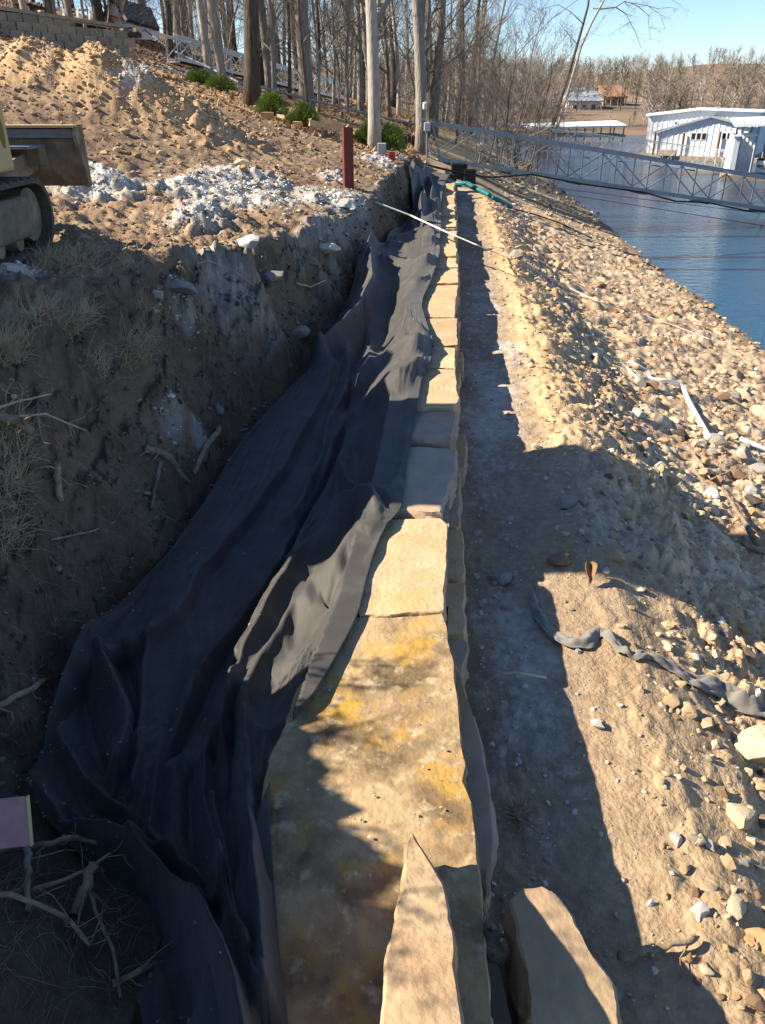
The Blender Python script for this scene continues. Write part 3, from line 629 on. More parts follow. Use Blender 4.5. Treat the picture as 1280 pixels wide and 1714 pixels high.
scatter_stones('rubble', X, Y, r, C, M['stones'])
n = 900; Y = fanY(n, 1.2, 14); X = XR(Y) + .08 + .5 * RNG.random(n) ** 1.4; r = (.003 + .010 * RNG.random(n) ** 5) * (1 + .12 * Y); C = mixcol(n, (.25, .22, .19), (.5, .47, .43))
scatter_stones('pebbles', X, Y, r, C, M['stones'], sink=.15)
xs = []; ys = []; rs = []
for px, py, rx, ry, a, s in PATCH:
    m = int(np.clip(rx * ry / (s * s) * 70000, 150, 2200)); k = RNG.normal(size=(m, 2)) * .55; qx, qy = px + rx * k[:, 0], py + ry * k[:, 1]; x_ = qx + .8 * .6
    for _ in range(12): x_ = .5 * x_ + .5 * (qx + .8 * H(x_, qy))
    xs.append(x_); ys.append(qy); rs.append((.0012 + .0022 * RNG.random(m) ** 3) * s)
X, Y, r = map(np.concatenate, (xs, ys, rs)); keep = ((X - XR(Y)) < np.interp(Y, _Y, _TOE) - .08) & (((X - XR(Y)) < np.interp(Y, _Y, _CREST) - .05) | (RNG.random(len(X)) < .3)); X, Y, r = X[keep], Y[keep], r[keep]
scatter_stones('crushed_limestone', X, Y, r, mixcol(len(X), (.48, .47, .45), (.62, .61, .59)), M['stones'])
n = 6500; Y = fanY(n, 5, 19); cr = np.interp(Y, _Y, _CREST); X = XR(Y) + cr - .05 - 6.5 * RNG.random(n) ** 1.1 * Y / 14; r = (.0011 + .0036 * RNG.random(n) ** 5) * Y
scatter_stones('clods', X, Y, r, mixcol(n, (.18, .125, .08), (.34, .245, .155)), M['stones'])
n = 4200; Y = fanY(n, 1.3, 16); toe = np.interp(Y, _Y, _TOE); cr = np.interp(Y, _Y, _CREST); X = XR(Y) + cr + (toe - cr + .12) * RNG.random(n); r = (.004 + .016 * RNG.random(n) ** 4) * (1 + .1 * Y)
scatter_stones('bank_pebbles', X, Y, r, mixcol(n, (.08, .056, .04), (.26, .21, .165)), M['stones'], sink=.1)
n = 2400; Y = fanY(n, 3.5, 21); d = .52 + .85 * RNG.random(n); X = XR(Y) + d; r = (.003 + .016 * RNG.random(n) ** 7) * (1 + .12 * Y)
scatter_stones('berm_clods', X, Y, r, mixcol(n, (.46, .32, .185), (.58, .43, .27)), M['stones'])
n = 4500; k = RNG.integers(0, 5, n); mm = np.array(MOUNDS[:5])[k]; X = mm[:, 0] + mm[:, 2] * RNG.normal(size=n) * .75; Y = mm[:, 1] + mm[:, 3] * RNG.normal(size=n) * .8; r = (.012 + .04 * RNG.random(n) ** 7)
scatter_stones('mound_clods', X, Y, r, mixcol(n, (.36, .25, .15), (.5, .36, .22)), M['stones'])
n = 70; v = RNG.uniform(1040, 1660, n); u = RNG.uniform(500, 770, n); P = np.array([tuple(atz(a, b, .0)) for a, b in zip(u, v)])
scatter_stones('slab_crumbs', P[:, 0], P[:, 1], .0015 + .005 * RNG.random(n) ** 3, mixcol(n, (.4, .34, .26), (.6, .57, .5)), M['stones'], Z=P[:, 2] + .006)
fv = np.array([tuple(v.co) for v in fb.data.vertices]).reshape(640, 200, 3); n = 900; ki = RNG.integers(20, 630, n); kj = (RNG.random(n) ** 2.6 * 150).astype(int); P = fv[ki, kj]
scatter_stones('fabric_crumbs', P[:, 0], P[:, 1], (.0012 + .0065 * RNG.random(n) ** 5) * (1 + .12 * P[:, 1]), mixcol(n, (.12, .085, .058), (.34, .27, .2)), M['stones'], Z=P[:, 2] + .004)
MR = {k: mat('rock_' + k, c, .9, c2, 9, bump=.6, bscale=30, rnd=.14, spec=.15) for k, c, c2 in
      [('cream', (.64, .54, .38), (.54, .43, .28)), ('tan', (.54, .39, .23), (.44, .31, .18)), ('grey', (.36, .33, .29), (.26, .24, .21)), ('brown', (.30, .19, .115), (.22, .15, .1)),
       ('rust', (.52, .31, .15), (.44, .27, .14)), ('white', (.62, .60, .55), (.5, .48, .44)), ('dark', (.10, .09, .08), (.07, .06, .055))]}
PROTO = {k: [rock_mesh('rock', 10 * i + 3 * j, MR[k]) for j in range(4)] for i, k in enumerate(MR)}
def rock(u, v, w, hgt, k, label, group=None, seed=0, name='rock', yaw=None, xy=None, tilt=.3):
    rg = random.Random(int(u * 7 + v * 13 + seed))
    if xy is None: p, s = hit(u, v, H)
    else: p = Vector((*xy, 0)); s = math.hypot(*xy)
    z = float(ground(np.array([p.x]), np.array([p.y]))[0]); sc = w * s / FPX / 2
    o = link(name, rg.choice(PROTO[k])); o.location = (p.x, p.y, z + sc * .2); hz = hgt / max(w, 1)
    o.scale = (sc * 1.12, sc * 1.12 * min(max(hz, .8), 1.6), sc * min(max(hz, .6), 1.2)); o.rotation_euler = (rg.uniform(-tilt, tilt), rg.uniform(-tilt, tilt), yaw if yaw is not None else rg.uniform(0, 6.28))
    return tag(o, label, 'rock', group)
NAMED = [
    (838, 972, 58, 32, 'grey', 'flat pale grey rock in shade beside the gravel strip along the wall'),
    (935, 945, 54, 28, 'brown', 'long reddish brown rock at the lower edge of the broad shadow'),
    (1027, 937, 44, 38, 'tan', 'rounded tan rock in the broad shadow, above the curled dead leaf'),
    (1071, 957, 24, 20, 'grey', 'small round grey rock right of the rounded tan rock in the broad shadow'),
    (945, 845, 46, 46, 'grey', 'knobbly grey rock in the upper part of the broad shadow'),
    (897, 748, 24, 36, 'cream', 'small pale pointed rock on the berm just above the broad shadow'),
    (862, 436, 30, 32, 'grey', 'grey angular boulder at the lake end of the white strap'),
    (933, 450, 30, 26, 'tan', 'blocky tan rock right of the grey boulder below the teal pipe'),
    (1006, 482, 24, 18, 'brown', 'brown block in the middle of the lake bank, left of the thin cable'),
    (1044, 424, 22, 18, 'dark', 'dark brown boulder right at the water edge'),
    (1128, 482, 22, 14, 'grey', 'flat topped block near the water, right of the dark boulder'),
    (1124, 541, 28, 24, 'tan', 'square tan block with a shaded front, lowest block near the water'),
    (1265, 1262, 90, 120, 'cream', 'large cream boulder at the right edge below the grey cloth strip'),
    (1248, 1100, 58, 42, 'brown', 'pinkish brown boulder above the right end of the cloth strip'),
    (1243, 1053, 32, 34, 'rust', 'orange rounded rock at the right edge, nearest the broad shadow'),
    (1238, 1372, 60, 84, 'cream', 'long pale leaning rock at the right edge amid rubble'),
    (1230, 1526, 50, 66, 'cream', 'smooth cream rock at the right edge above the tan boulders'),
    (1214, 1410, 36, 24, 'tan', 'smooth egg shaped tan stone beside the long pale rock'),
    (1268, 1580, 44, 80, 'rust', 'orange tan boulder cut by the right frame edge near the bottom'),
    (1000, 1215, 36, 30, 'white', 'white angular rock alone on the bare sunlit soil'),
    (1122, 1180, 50, 34, 'tan', 'blunt tan rock just below the middle of the cloth strip'),
    (1150, 1200, 44, 40, 'tan', 'broad tan rock below the cloth strip, right of its blunt neighbour'),
    (1140, 732, 34, 36, 'dark', 'dark cube shaped rock lying left of the white pipe end'),
    (1124, 708, 34, 32, 'cream', 'pale block directly above the dark cube shaped rock'),
    (1160, 705, 28, 26, 'cream', 'cream block touching the white pipe above the dark rock'),
    (1206, 730, 20, 22, 'white', 'white rounded stone right of the lower end of the white pipe'),
    (1226, 732, 18, 22, 'cream', 'cream stone between the two white pipe pieces'),
    (1198, 742, 54, 26, 'grey', 'wide grey rock under the lower end of the long white pipe'),
    (1240, 770, 52, 36, 'grey', 'big grey angular rock left of the short white pipe at the frame edge'),
    (1266, 790, 50, 46, 'grey', 'grey rock at the right frame edge under the short white pipe'),
    (1228, 800, 44, 32, 'brown', 'brown shaded rock under the big grey angular rock'),
    (1258, 845, 44, 30, 'dark', 'dark grey rock at the right edge above the forked log'),
    (1092, 782, 36, 44, 'cream', 'tall pale rock in the rocky strip left of the brown branch'),
    (1100, 802, 26, 18, 'white', 'white stone at the foot of the tall pale rock'),
    (1056, 806, 32, 30, 'tan', 'pointed tan rock on the sunlit rim just above the broad shadow'),
    (1118, 815, 26, 36, 'tan', 'tan rock standing at the sunlit rim with a long dark shadow'),
    (1192, 817, 18, 16, 'tan', 'small square tan stone beside the foot of the brown branch'),
    (1146, 838, 28, 16, 'cream', 'pale stone on the rim of the broad shadow, lower of two'),
    (1170, 865, 22, 20, 'cream', 'lowest pale stone along the rim of the broad shadow'),
    (1086, 652, 18, 18, 'rust', 'round orange stone below the upper bend of the white pipe'),
    (1206, 700, 13, 12, 'rust', 'bright orange stone right of the white pipe'),
    (272, 258, 22, 18, 'cream', 'pale cream stone alone on the churned soil above the limestone heap'),
    (306, 296, 26, 16, 'rust', 'rusty orange stone at the top edge of the limestone heap'),
    (428, 302, 44, 34, 'white', 'big white limestone block on top of the crushed heap'),
    (408, 290, 34, 26, 'cream', 'cream stone behind the big white limestone block'),
    (370, 406, 22, 18, 'rust', 'rust brown stone at the crest of the dark bank'),
    (452, 305, 30, 22, 'grey', 'blue grey stone beside the big white limestone block'),
    (208, 226, 30, 18, 'tan', 'tan stone on churned soil right of the digger blade'),
    (265, 470, 12, 20, 'rust', 'small ochre stone caught on the dark bank beside the limestone spill'),
    (165, 502, 26, 18, 'grey', 'rounded grey stone on the dark bank under the dry grass'),
    (262, 546, 22, 12, 'tan', 'tan stone in the dark bank below the grey limestone spill'),
    (178, 690, 20, 14, 'brown', 'reddish oval stone in the dark bank below the dry grass tuft'),
    (245, 818, 26, 14, 'tan', 'flat tan stone at the bank foot left of the grey log'),
    (368, 700, 36, 18, 'grey', 'grey stone at the trench edge above the split stick'),
    (305, 508, 84, 46, 'grey', 'flat grey limestone rock high in the shaded bank, left of the big pale stain'),
    (262, 492, 44, 26, 'white', 'small whitish limestone lump just left of the flat grey rock in the bank'),
    (20, 462, 60, 30, 'white', 'whitish limestone lump under the digger track at the left edge'),
    (455, 478, 66, 42, 'grey', 'large grey limestone chunk high on the bank beside the pale arching twig'),
    (502, 548, 52, 36, 'grey', 'grey limestone chunk low on the bank next to the fabric bunch'),
    (420, 446, 50, 26, 'white', 'whitish limestone ledge right at the crest of the bank'),
    (548, 440, 54, 36, 'white', 'pale limestone block on the crest nearest the red post'),
    (575, 352, 44, 26, 'white', 'pale limestone block in front of the red post foot'),
    (330, 345, 40, 24, 'white', 'whitish limestone lump in the middle of the crushed heap'),
    (22, 662, 12, 14, 'white', 'small white stone on the dark bank at the left edge'),
]
for a in NAMED: rock(*a)
COLW = dict(cream='cream', tan='tan', rust='rusty orange', grey='grey', white='whitish', brown='brown', dark='dark')
def zone_rocks(N, uv, wr, kinds, label, group, seed):
    rg = random.Random(seed); k = 0
    while k < N:
        u, v = rg.uniform(*uv[:2]), rg.uniform(*uv[2:])
        p, s = hit(u, v, H); d = p.x - float(XR(p.y))
        if p.z < -2.02 or (d < .62 and d > -2.2) : continue
        if u < 640 and (u < 150 and v > 190): continue
        w = rg.uniform(wr[0] ** .5, wr[1] ** .5) ** 2
        kd = rg.choice(kinds); rock(u, v, w, w * rg.uniform(.6, 1.1), kd, label.replace('KIND', COLW[kd]), COLW[kd] + ' ' + group, seed); k += 1
K1 = ['cream', 'tan', 'tan', 'cream', 'rust', 'grey', 'white', 'tan', 'brown']
zone_rocks(75, (1130, 1285, 1040, 1714), (10, 38), K1, 'loose KIND stone in the sunlit rubble along the lower right edge', 'rubble stones along the lower right edge', 1)
zone_rocks(22, (950, 1130, 1050, 1640), (8, 20), ['cream', 'tan', 'white'], 'small KIND stone lying on the bare sunlit soil right of the wall shadow', 'stones on the bare sunlit soil', 2)
zone_rocks(62, (1030, 1285, 640, 900), (10, 34), K1 + ['grey', 'grey', 'brown'], 'angular KIND stone in the jumbled rocky strip around the white pipe', 'stones in the rocky strip round the white pipe', 3)
zone_rocks(48, (880, 1285, 350, 620), (7, 17), K1, 'loose KIND stone on the gravelly lake bank between berm and water', 'stones on the lake bank', 4)
zone_rocks(26, (850, 1230, 800, 1010), (8, 20), ['grey', 'tan', 'brown', 'grey'], 'small KIND stone lying in the broad shadow across the soil', 'stones in the broad shadow', 5)
zone_rocks(30, (110, 560, 200, 300), (7, 20), ['tan', 'brown', 'tan', 'rust', 'cream'], 'KIND clod like stone on the churned soil left of the trench', 'stones on the churned soil', 6)

# ------------------------------------------------------------------ roots, sticks, dry grass
def stick(name, pts, r, mt, label=None, cat=None, lift=.01, n=7, side=None, seed=0, group=None, tips=0):
    """pts in photo pixels (optionally with extra height as third item), laid on the ground there"""
    P = []; rg = random.Random(seed + int(pts[0][0] * 3 + pts[0][1]))
    for q in pts:
        p, s = hit(q[0], q[1], H); z = float(ground(np.array([p.x]), np.array([p.y]))[0]); P.append(Vector((p.x, p.y, max(z, p.z) + lift + (q[2] if len(q) > 2 else 0))))
    D = []
    for a, b in zip(P[:-1], P[1:]):
        for k in range(4): D.append(a.lerp(b, k / 4) + Vector([rg.gauss(0, r[0] * .25 if hasattr(r, '__len__') else r * .25) for _ in range(3)]))
    D.append(P[-1]); R = np.interp(np.linspace(0, 1, len(D)), [0, 1], r) if hasattr(r, '__len__') else [r] * len(D)
    R = [x * rg.uniform(.88, 1.14) for x in R]
    m = MB().tube(D, R, n)
    for i in range(tips):
        j = rg.randrange(len(D)); a = D[j]; dr = Vector((rg.gauss(.3, .7), rg.gauss(-.2, .6), rg.gauss(.3, .6))).normalized(); L = rg.uniform(.06, .2); Q = [a]
        for k in range(4): dr = (dr + Vector([rg.gauss(0, .3) for _ in range(3)])).normalized(); Q.append(Q[-1] + dr * L / 4)
        m.tube(Q, [R[j] * .35, R[j] * .3, R[j] * .24, R[j] * .18, R[j] * .1], 4)
    o = m.build(name, mt, None, True)
    return tag(o, label, cat, group)
stick('root', [(247, 772, .02), (275, 792, .03), (318, 826, .0)], (.03, .02), M['root'], 'thick grey root log lying at the bank foot beside the fabric', 'root', tips=3)
stick('root', [(370, 741, .05), (352, 768, .04), (325, 802, 0)], (.022, .016), M['root'], 'split grey stick leaning at the trench edge above the root log', 'root')
stick('root', [(272, 798, .02), (262, 820, .02), (254, 856, 0)], (.013, .009), M['root'], 'thin grey root hanging down from the thick root log', 'root', tips=2)
stick('root', [(-10, 712, .06), (28, 732, .08), (60, 752, .08)], (.028, .024), M['root'], 'sawn brown root stub poking out of the bank at the left edge', 'root', tips=3)
stick('root', [(100, 785, .03), (98, 812, .03), (103, 842, 0)], (.018, .015), M['root'], 'short pale root stub with bare wood hanging on the dark bank', 'root', tips=2)
stick('root', [(-10, 1512, .10), (50, 1487, .12), (100, 1480, .12), (130, 1462, .12), (190, 1454, .08)], (.017, .007), M['root'], 'long bent root reaching out over the fabric at lower left', 'root', tips=6)
stick('root', [(62, 1480, .16), (72, 1512, .11), (75, 1560, .06), (80, 1625, .0)], (.013, .008), M['root'], 'upright root dropping from the long bent root at lower left', 'root', tips=4)
stick('root', [(180, 1538, .16), (168, 1560, .1), (145, 1598, .0)], (.016, .018), M['root'], 'grey sawn root stump pointing up at lower left', 'root', tips=1)
stick('root', [(200, 1490, .12), (165, 1526, .1), (120, 1560, .06), (80, 1580, .02)], (.005, .007), M['root'], 'slender forked root arching above the sawn stump', 'root', tips=5)
stick('root', [(162, 1535, .1), (180, 1600, .06), (205, 1650, .04), (213, 1712, .02)], (.006, .005), M['root'], 'thin root trailing down past the sawn stump to the frame bottom', 'root', tips=5)
stick('root', [(280, 1634, .06), (250, 1662, .04), (200, 1690, .0)], (.007, .009), M['root'], 'short pale tipped root end near the bottom of the fabric', 'root', tips=2)
stick('root', [(0, 1640, .03), (60, 1625, .05), (135, 1620, .03), (170, 1650, .02)], (.009, .005), M['root'], 'root lying flat on the soil heap at lower left', 'root', tips=6)
stick('root', [(90, 678, .05), (40, 690, .05), (-10, 700, .03)], (.004, .008), M['straw'], 'pale wiry root bundle sticking out at the left edge of the bank', 'root', tips=9)
stick('root', [(150, 745, .04), (80, 715, .06), (20, 718, .05)], (.004, .007), M['straw'], 'pale thin root curling out below the wiry bundle', 'root', tips=9)
stick('root', [(80, 1150, .03), (60, 1165, .03), (-5, 1185, .0)], (.012, .014), M['root'], 'dark broken root end in the shaded bank at the left edge', 'root', tips=2)
stick('root', [(230, 862, .0), (150, 900, .02), (90, 925, .02)], (.004, .005), M['root'], 'fine dark root lying across the shaded bank above the fabric edge', 'root', tips=7)
stick('branch', [(1208, 830, .05), (1228, 868, .05), (1248, 905, .05), (1262, 922, .04)], (.012, .026), M['root'], 'pale bare log with a split end beside the shadow at the right edge', 'branch', tips=2)
stick('branch', [(1240, 916, .02), (1262, 926, .02), (1300, 936, .0)], (.022, .02), M['root'], 'short orange brown log end under the pale split log', 'branch')
stick('branch', [(1155, 758, .02), (1170, 785, .03), (1188, 808, .02), (1222, 797, .03)], (.007, .011), M['root'], 'thin crooked brown branch among the rocks right of the pale rock', 'branch', tips=2)
stick('branch', [(1034, 1610, .02), (1070, 1603, .02), (1110, 1600, .03), (1160, 1584, .02)], (.013, .008), M['root'], 'weathered grey stick across the shadow edge at lower right', 'branch', tips=2)
stick('branch', [(836, 1150, .05), (860, 1149, .06), (912, 1145, .02)], (.004, .006), M['straw'], 'thin pale twig jutting out of the shade over the gravel strip', 'branch', tips=1)
stick('branch', [(497, 481, .03), (520, 490, .05), (546, 490, .05)], (.008, .006), M['straw'], 'pale bare twig sticking out of the far bank above the fabric', 'branch', tips=1)
stick('branch', [(330, 455, .04), (352, 455, .08), (395, 472, .08), (425, 486, .03)], (.004, .003), M['straw'], 'long pale twig arching over the crest of the bank', 'branch', tips=0)
# small root ball on the shaded strip
rb = MB(); rg = random.Random(3); p, s = hit(868, 1372, ground)
for i in range(26):
    a = rg.uniform(0, 6.28); Q = [p + Vector((0, 0, .015))]; dr = Vector((math.cos(a), math.sin(a), rg.uniform(.0, .8)))
    for k in range(4): dr = (dr + Vector([rg.gauss(0, .35) for _ in range(3)])).normalized(); q = Q[-1] + dr * rg.uniform(.012, .035); q.z = max(q.z, p.z); Q.append(q)
    rb.tube(Q, [.005, .0035, .003, .002, .001], 4)
tag(rb.build('root_tuft', M['root']), 'spidery brown root tuft on the shaded soil beside the wall', 'root')
# curled dead leaf
p, s = hit(983, 972, ground); lf = MB(); V = []; 
for i in range(9):
    t = i / 8
    for j in range(5):
        w = (j - 2) / 2; wd = .028 * math.sin(math.pi * (.08 + .9 * t)) + .002; V.append(p + Vector((.02 * t + w * wd, -.05 + .11 * t, .015 + .05 * math.sin(t * 2.4) + .03 * w * w + .004 * math.sin(9 * t + 4 * w))))
lf.add(V, [(i * 5 + j, i * 5 + j + 1, i * 5 + j + 6, i * 5 + j + 5) for i in range(8) for j in range(4)])
o = lf.build('dead_leaf', M['leaf'], None, True); md = o.modifiers.new('t', 'SOLIDIFY'); md.thickness = .0015; tag(o, 'curled brown dead leaf standing at the edge of the broad shadow', 'leaf')
def strands(name, pts, mt, L, r, droop, seed, label, up=.8, out=.5, seg=4):
    rg = random.Random(seed); V = []; F = []; b = 0
    for (x, y, z) in pts:
        dr = Vector((rg.gauss(out, .45), rg.gauss(-.15, .5), rg.gauss(up, .45))).normalized(); p = Vector((x, y, z)); l = L * rg.uniform(.4, 1.3) / seg
        for k in range(seg + 1):
            a = dr.orthogonal().normalized(); c = a.cross(dr); rr_ = r * (1 - .8 * k / seg)
            for w in (0, 2.09, 4.19): V.append(p + (a * math.cos(w) + c * math.sin(w)) * rr_)
            if k:
                for j in range(3): j2 = (j + 1) % 3; F.append((b + (k - 1) * 3 + j, b + (k - 1) * 3 + j2, b + k * 3 + j2, b + k * 3 + j))
            p = p + dr * l; dr = (dr + Vector((rg.gauss(0, .22), rg.gauss(0, .22), rg.gauss(0, .2) - droop))).normalized()
        b += 3 * (seg + 1)
    me = bpy.data.meshes.new(name); me.from_pydata(V, [], F); me.materials.append(mt); me.update(); return tag(link(name, me), label, kind='stuff')
def bankpts(n, seed, spots=None, lo=0, hi=1, ya=1.6, yb=14):
    g = np.random.default_rng(seed)
    if spots is None:
        Y = ya * (yb / ya) ** g.random(n); toe = np.interp(Y, _Y, _TOE); cr = np.interp(Y, _Y, _CREST); t = lo + (hi - lo) * g.random(n); X = XR(Y) + toe + (cr - toe) * t
    else:
        X = []; Y = []
        for u, v, ru, rv, m in spots:
            for i in range(m):
                p, s = hit(u + g.normal() * ru, v + g.normal() * rv, H, .8, 60); X.append(p.x); Y.append(p.y)
        X = np.array(X); Y = np.array(Y)
    return np.c_[X, Y, ground(X, Y) - .005]
strands('dry_grass', bankpts(0, 4, [(70, 540, 26, 12, 260), (135, 535, 12, 9, 140), (225, 585, 14, 9, 160), (165, 625, 12, 8, 60), (10, 575, 16, 14, 300), (110, 440, 30, 10, 240), (245, 520, 14, 8, 60), (15, 800, 20, 30, 240), (12, 705, 14, 12, 80), (200, 440, 30, 12, 70), (10, 905, 16, 16, 90)]),
        M['straw'], .16, .0021, .10, 5, 'dry straw like grass tufts clinging to the dark bank')
strands('fine_roots', bankpts(1100, 9, lo=.05, hi=.95, ya=1.4, yb=9), M['root'], .16, .0014, .32, 6, 'fine roots dangling from the cut dark bank', up=-.1, out=.7, seg=5)
gx = RNG.normal(size=(420, 2)) * [.22, .22] + [-1.05, 1.3]; strands('root_tangle', np.c_[gx, ground(gx[:, 0], gx[:, 1])], M['root'], .15, .0013, .15, 8, 'tangle of fine roots on the soil heap at lower left', up=.6, out=.2, seg=5)
# ------------------------------------------------------------------ excavator, standing on the bank left of the frame edge
import bmesh
def rbox(name, c, d, r, mt, parent=None, rot=None, seg=3):
    bm = bmesh.new(); bmesh.ops.create_cube(bm, size=1.0); bmesh.ops.scale(bm, vec=d, verts=bm.verts)
    if r: bmesh.ops.bevel(bm, geom=bm.edges[:], offset=r, segments=seg, affect='EDGES', profile=.5)
    me = bpy.data.meshes.new(name); bm.to_mesh(me); bm.free(); me.materials.append(mt)
    o = link(name, me, parent); o.location = c
    if rot: o.rotation_euler = rot
    return o
GZX = .86
ex = empty('excavator', (-3.24, 4.95, GZX), 'yellow mini excavator at the left edge with raised blade and rubber tracks', 'excavator')
def oval(L, h, n=10):                       # side outline of a track, in (y, z)
    r = h / 2; P = []
    for k in range(n + 1): a = -math.pi / 2 + math.pi * k / n; P.append((L / 2 - r + r * math.cos(a), r + r * math.sin(a)))
    for k in range(n + 1): a = math.pi / 2 + math.pi * k / n; P.append((-L / 2 + r + r * math.cos(a), r + r * math.sin(a)))
    return P
for sx in (.64, -.64):
    O, In = oval(2.12, .47, 12), [(y * .965, .03 + (z - .0) * (.41 / .47)) for y, z in oval(2.12, .47, 12)]
    mb = MB(); n_ = len(O); x0, x1 = sx - .20, sx + .20
    V = [(x, p[0], p[1]) for x in (x0, x1) for q in (O, In) for p in q]; Fq = []
    for i in range(n_):
        j = (i + 1) % n_
        Fq += [(i, j, 2 * n_ + j, 2 * n_ + i), (n_ + j, n_ + i, 3 * n_ + i, 3 * n_ + j), (j, i, n_ + i, n_ + j), (2 * n_ + i, 2 * n_ + j, 3 * n_ + j, 3 * n_ + i)]
    tr = mb.add(V, Fq).build('track', M['rubber'], ex)
    P = np.array(O); P = np.vstack([P, P[:1]]); Ls = np.r_[0, np.cumsum(np.linalg.norm(np.diff(P, axis=0), axis=1))]
    lug = None
    for k in range(44):
        s = Ls[-1] * k / 44; y = np.interp(s, Ls, P[:, 0]); z = np.interp(s, Ls, P[:, 1]); y2 = np.interp((s + .02) % Ls[-1], Ls, P[:, 0]); z2 = np.interp((s + .02) % Ls[-1], Ls, P[:, 1])
        if lug is None: me = MB().prism([(-.02, -.01), (.02, -.01), (.012, .026), (-.012, .026)], -.195, .195).mesh('lug', M['rubber'])
        lug = link('lug', me, tr); lug.location = (sx, y, z); lug.rotation_euler = (math.atan2(z2 - z, y2 - y), 0, 0)
    fr = rbox('track_frame', (sx, -.05, .235), (.34, 1.62, .27), .04, M['mudsteel'], ex)
    for y, r in ((.83, .175), (-.83, .175)):
        MB().tube([(sx - .13, y, .235), (sx + .13, y, .235)], r, 18).build('wheel', M['mudsteel'], ex)
    for y in (-.45, -.1, .25, .55): MB().tube([(sx - .14, y, .09), (sx + .14, y, .09)], .06, 12).build('roller', M['mudsteel'], ex)
rbox('undercarriage', (0, 0, .33), (.95, .9, .22), .03, M['mudsteel'], ex)
MB().tube([(0, -.1, .42), (0, -.1, .54)], .42, 28).build('slew_ring', M['mudsteel'], ex)
# blade: curved plate with top lip and end plates, on two arms
prof = [(1.86, .34), (1.82, .40), (1.795, .50), (1.79, .60), (1.81, .70), (1.85, .755), (1.80, .76), (1.765, .70), (1.75, .60), (1.755, .50), (1.785, .40), (1.84, .33)]
bl = MB().prism(prof, -.88, .84).build('blade', M['mudsteel'], ex)
MB().box((-.02, 1.775, .765), (1.74, .16, .018)).build('top_lip', M['gold'], bl)
MB().box((-.02, 1.748, .715), (1.70, .02, .06)).build('wear_strip', M['galv'], bl)
for x in (-.895, .855): MB().prism([(1.70, .70), (1.74, .775), (1.87, .775), (1.885, .33), (1.83, .32), (1.76, .5)], x - .015, x + .015).build('end_plate', M['mudsteel'], bl)
for x in (-.45, .45): MB().prism([(.3, .26), (.3, .42), (1.1, .52), (1.76, .62), (1.76, .46), (1.1, .36)], x - .06, x + .06).build('blade_arm', M['mudsteel'], ex)
MB().box((.36, 1.55, .63), (.5, .34, .02)).build('step_plate', M['galv'], ex); MB().box((.45, 1.62, .56), (.34, .16, .12)).build('hinge_block', M['mudsteel'], ex)
MB().tube([(0, .35, .40), (0, 1.0, .52)], .045, 10).tube([(0, 1.0, .52), (0, 1.72, .60)], .024, 8).build('blade_cylinder', M['galv'], ex)
for x in (-.07, .07): MB().tube([(x, .3, .45), (x * 1.6, .7, .62), (x, 1.25, .60), (x, 1.6, .64)], .012, 6).build('hose', M['black'], ex)
# house
hs = rbox('house', (0, -.46, .80), (1.50, 2.32, .42), .09, M['yellow'], ex)
sd = rbox('side_panel', (.765, .14, .755), (.05, 1.10, .46), .024, M['yellow'], ex, seg=2)
for y, z, ry, rz in ((.585, .76, .035, .095), (.545, .90, .05, .03), (.36, .78, .05, .06)):
    m = MB(); n_ = 18; V = [(.7925 - .765, y - .14 + ry * math.cos(2 * math.pi * k / n_), z - .755 + rz * math.sin(2 * math.pi * k / n_)) for k in range(n_)]; m.add(V, [tuple(range(n_))]); o = m.build('recess', M['yellowdark'], sd); md = o.modifiers.new('t', 'SOLIDIFY'); md.thickness = .006
rbox('counterweight', (0, -1.42, .9), (1.46, .34, .62), .12, M['yellow'], ex)
rbox('engine_hood', (-.1, -1.30, 1.18), (1.2, .5, .5), .1, M['yellow'], ex)
cab = rbox('cab', (-.1, -.80, 1.62), (1.18, 1.46, 1.40), .1, M['yellow'], ex)
for c, d in (((.50, -.72, 1.72), (.02, 1.0, .9)), ((-.70, -.72, 1.72), (.02, 1.0, .9)), ((-.1, -.06, 1.6), (.95, .02, 1.1)), ((-.1, -1.38, 1.8), (.95, .02, .7))): rbox('window', (c[0] + .1, (c[1] + .72) * 1.12, c[2] - 1.62), d, .0, M['darkglass'], cab)
rbox('cab_roof', (-.1, -.80, 2.35), (1.22, 1.50, .09), .04, M['yellow'], ex)
bo = MB(); [bo.bar(a, b_, .17, .24) for a, b_ in (((-.42, .45, .8), (-.80, 1.0, 2.0)), ((-.80, 1.0, 2.0), (-1.5, 1.5, 2.35)))]; bo.build('boom', M['yellow'], ex)
MB().bar((-1.5, 1.5, 2.4), (-2.3, 2.1, 1.1), .14, .2).build('stick_arm', M['yellow'], ex)
MB().prism([(-.2, 0), (.22, .05), (.3, .35), (.1, .55), (-.16, .5), (-.05, .2)], -.25, .25).build('bucket', M['mudsteel'], ex).location = (-2.4, 2.2, .55)

# ------------------------------------------------------------------ things along the trench
def gz(x, y): return float(ground(np.array([float(x)]), np.array([float(y)]))[0])
p, s = hit(583, 314, H); pw = 15 * s / FPX; ph = 90 * s / FPX
pt = empty('steel_post', (p.x, p.y, gz(p.x, p.y) - .05), 'square red painted steel post standing upright on the bank', 'post', rz=.25)
pm = MB(); t_ = .006
for dx, dy, wx, wy in ((-pw / 2, 0, t_, pw), (pw / 2, 0, t_, pw), (0, -pw / 2, pw - t_, t_), (0, pw / 2, pw - t_, t_)): pm.box((dx, dy, (ph + .05) / 2), (wx, wy, ph + .05))
pm.build('tube', M['redsteel'], pt)
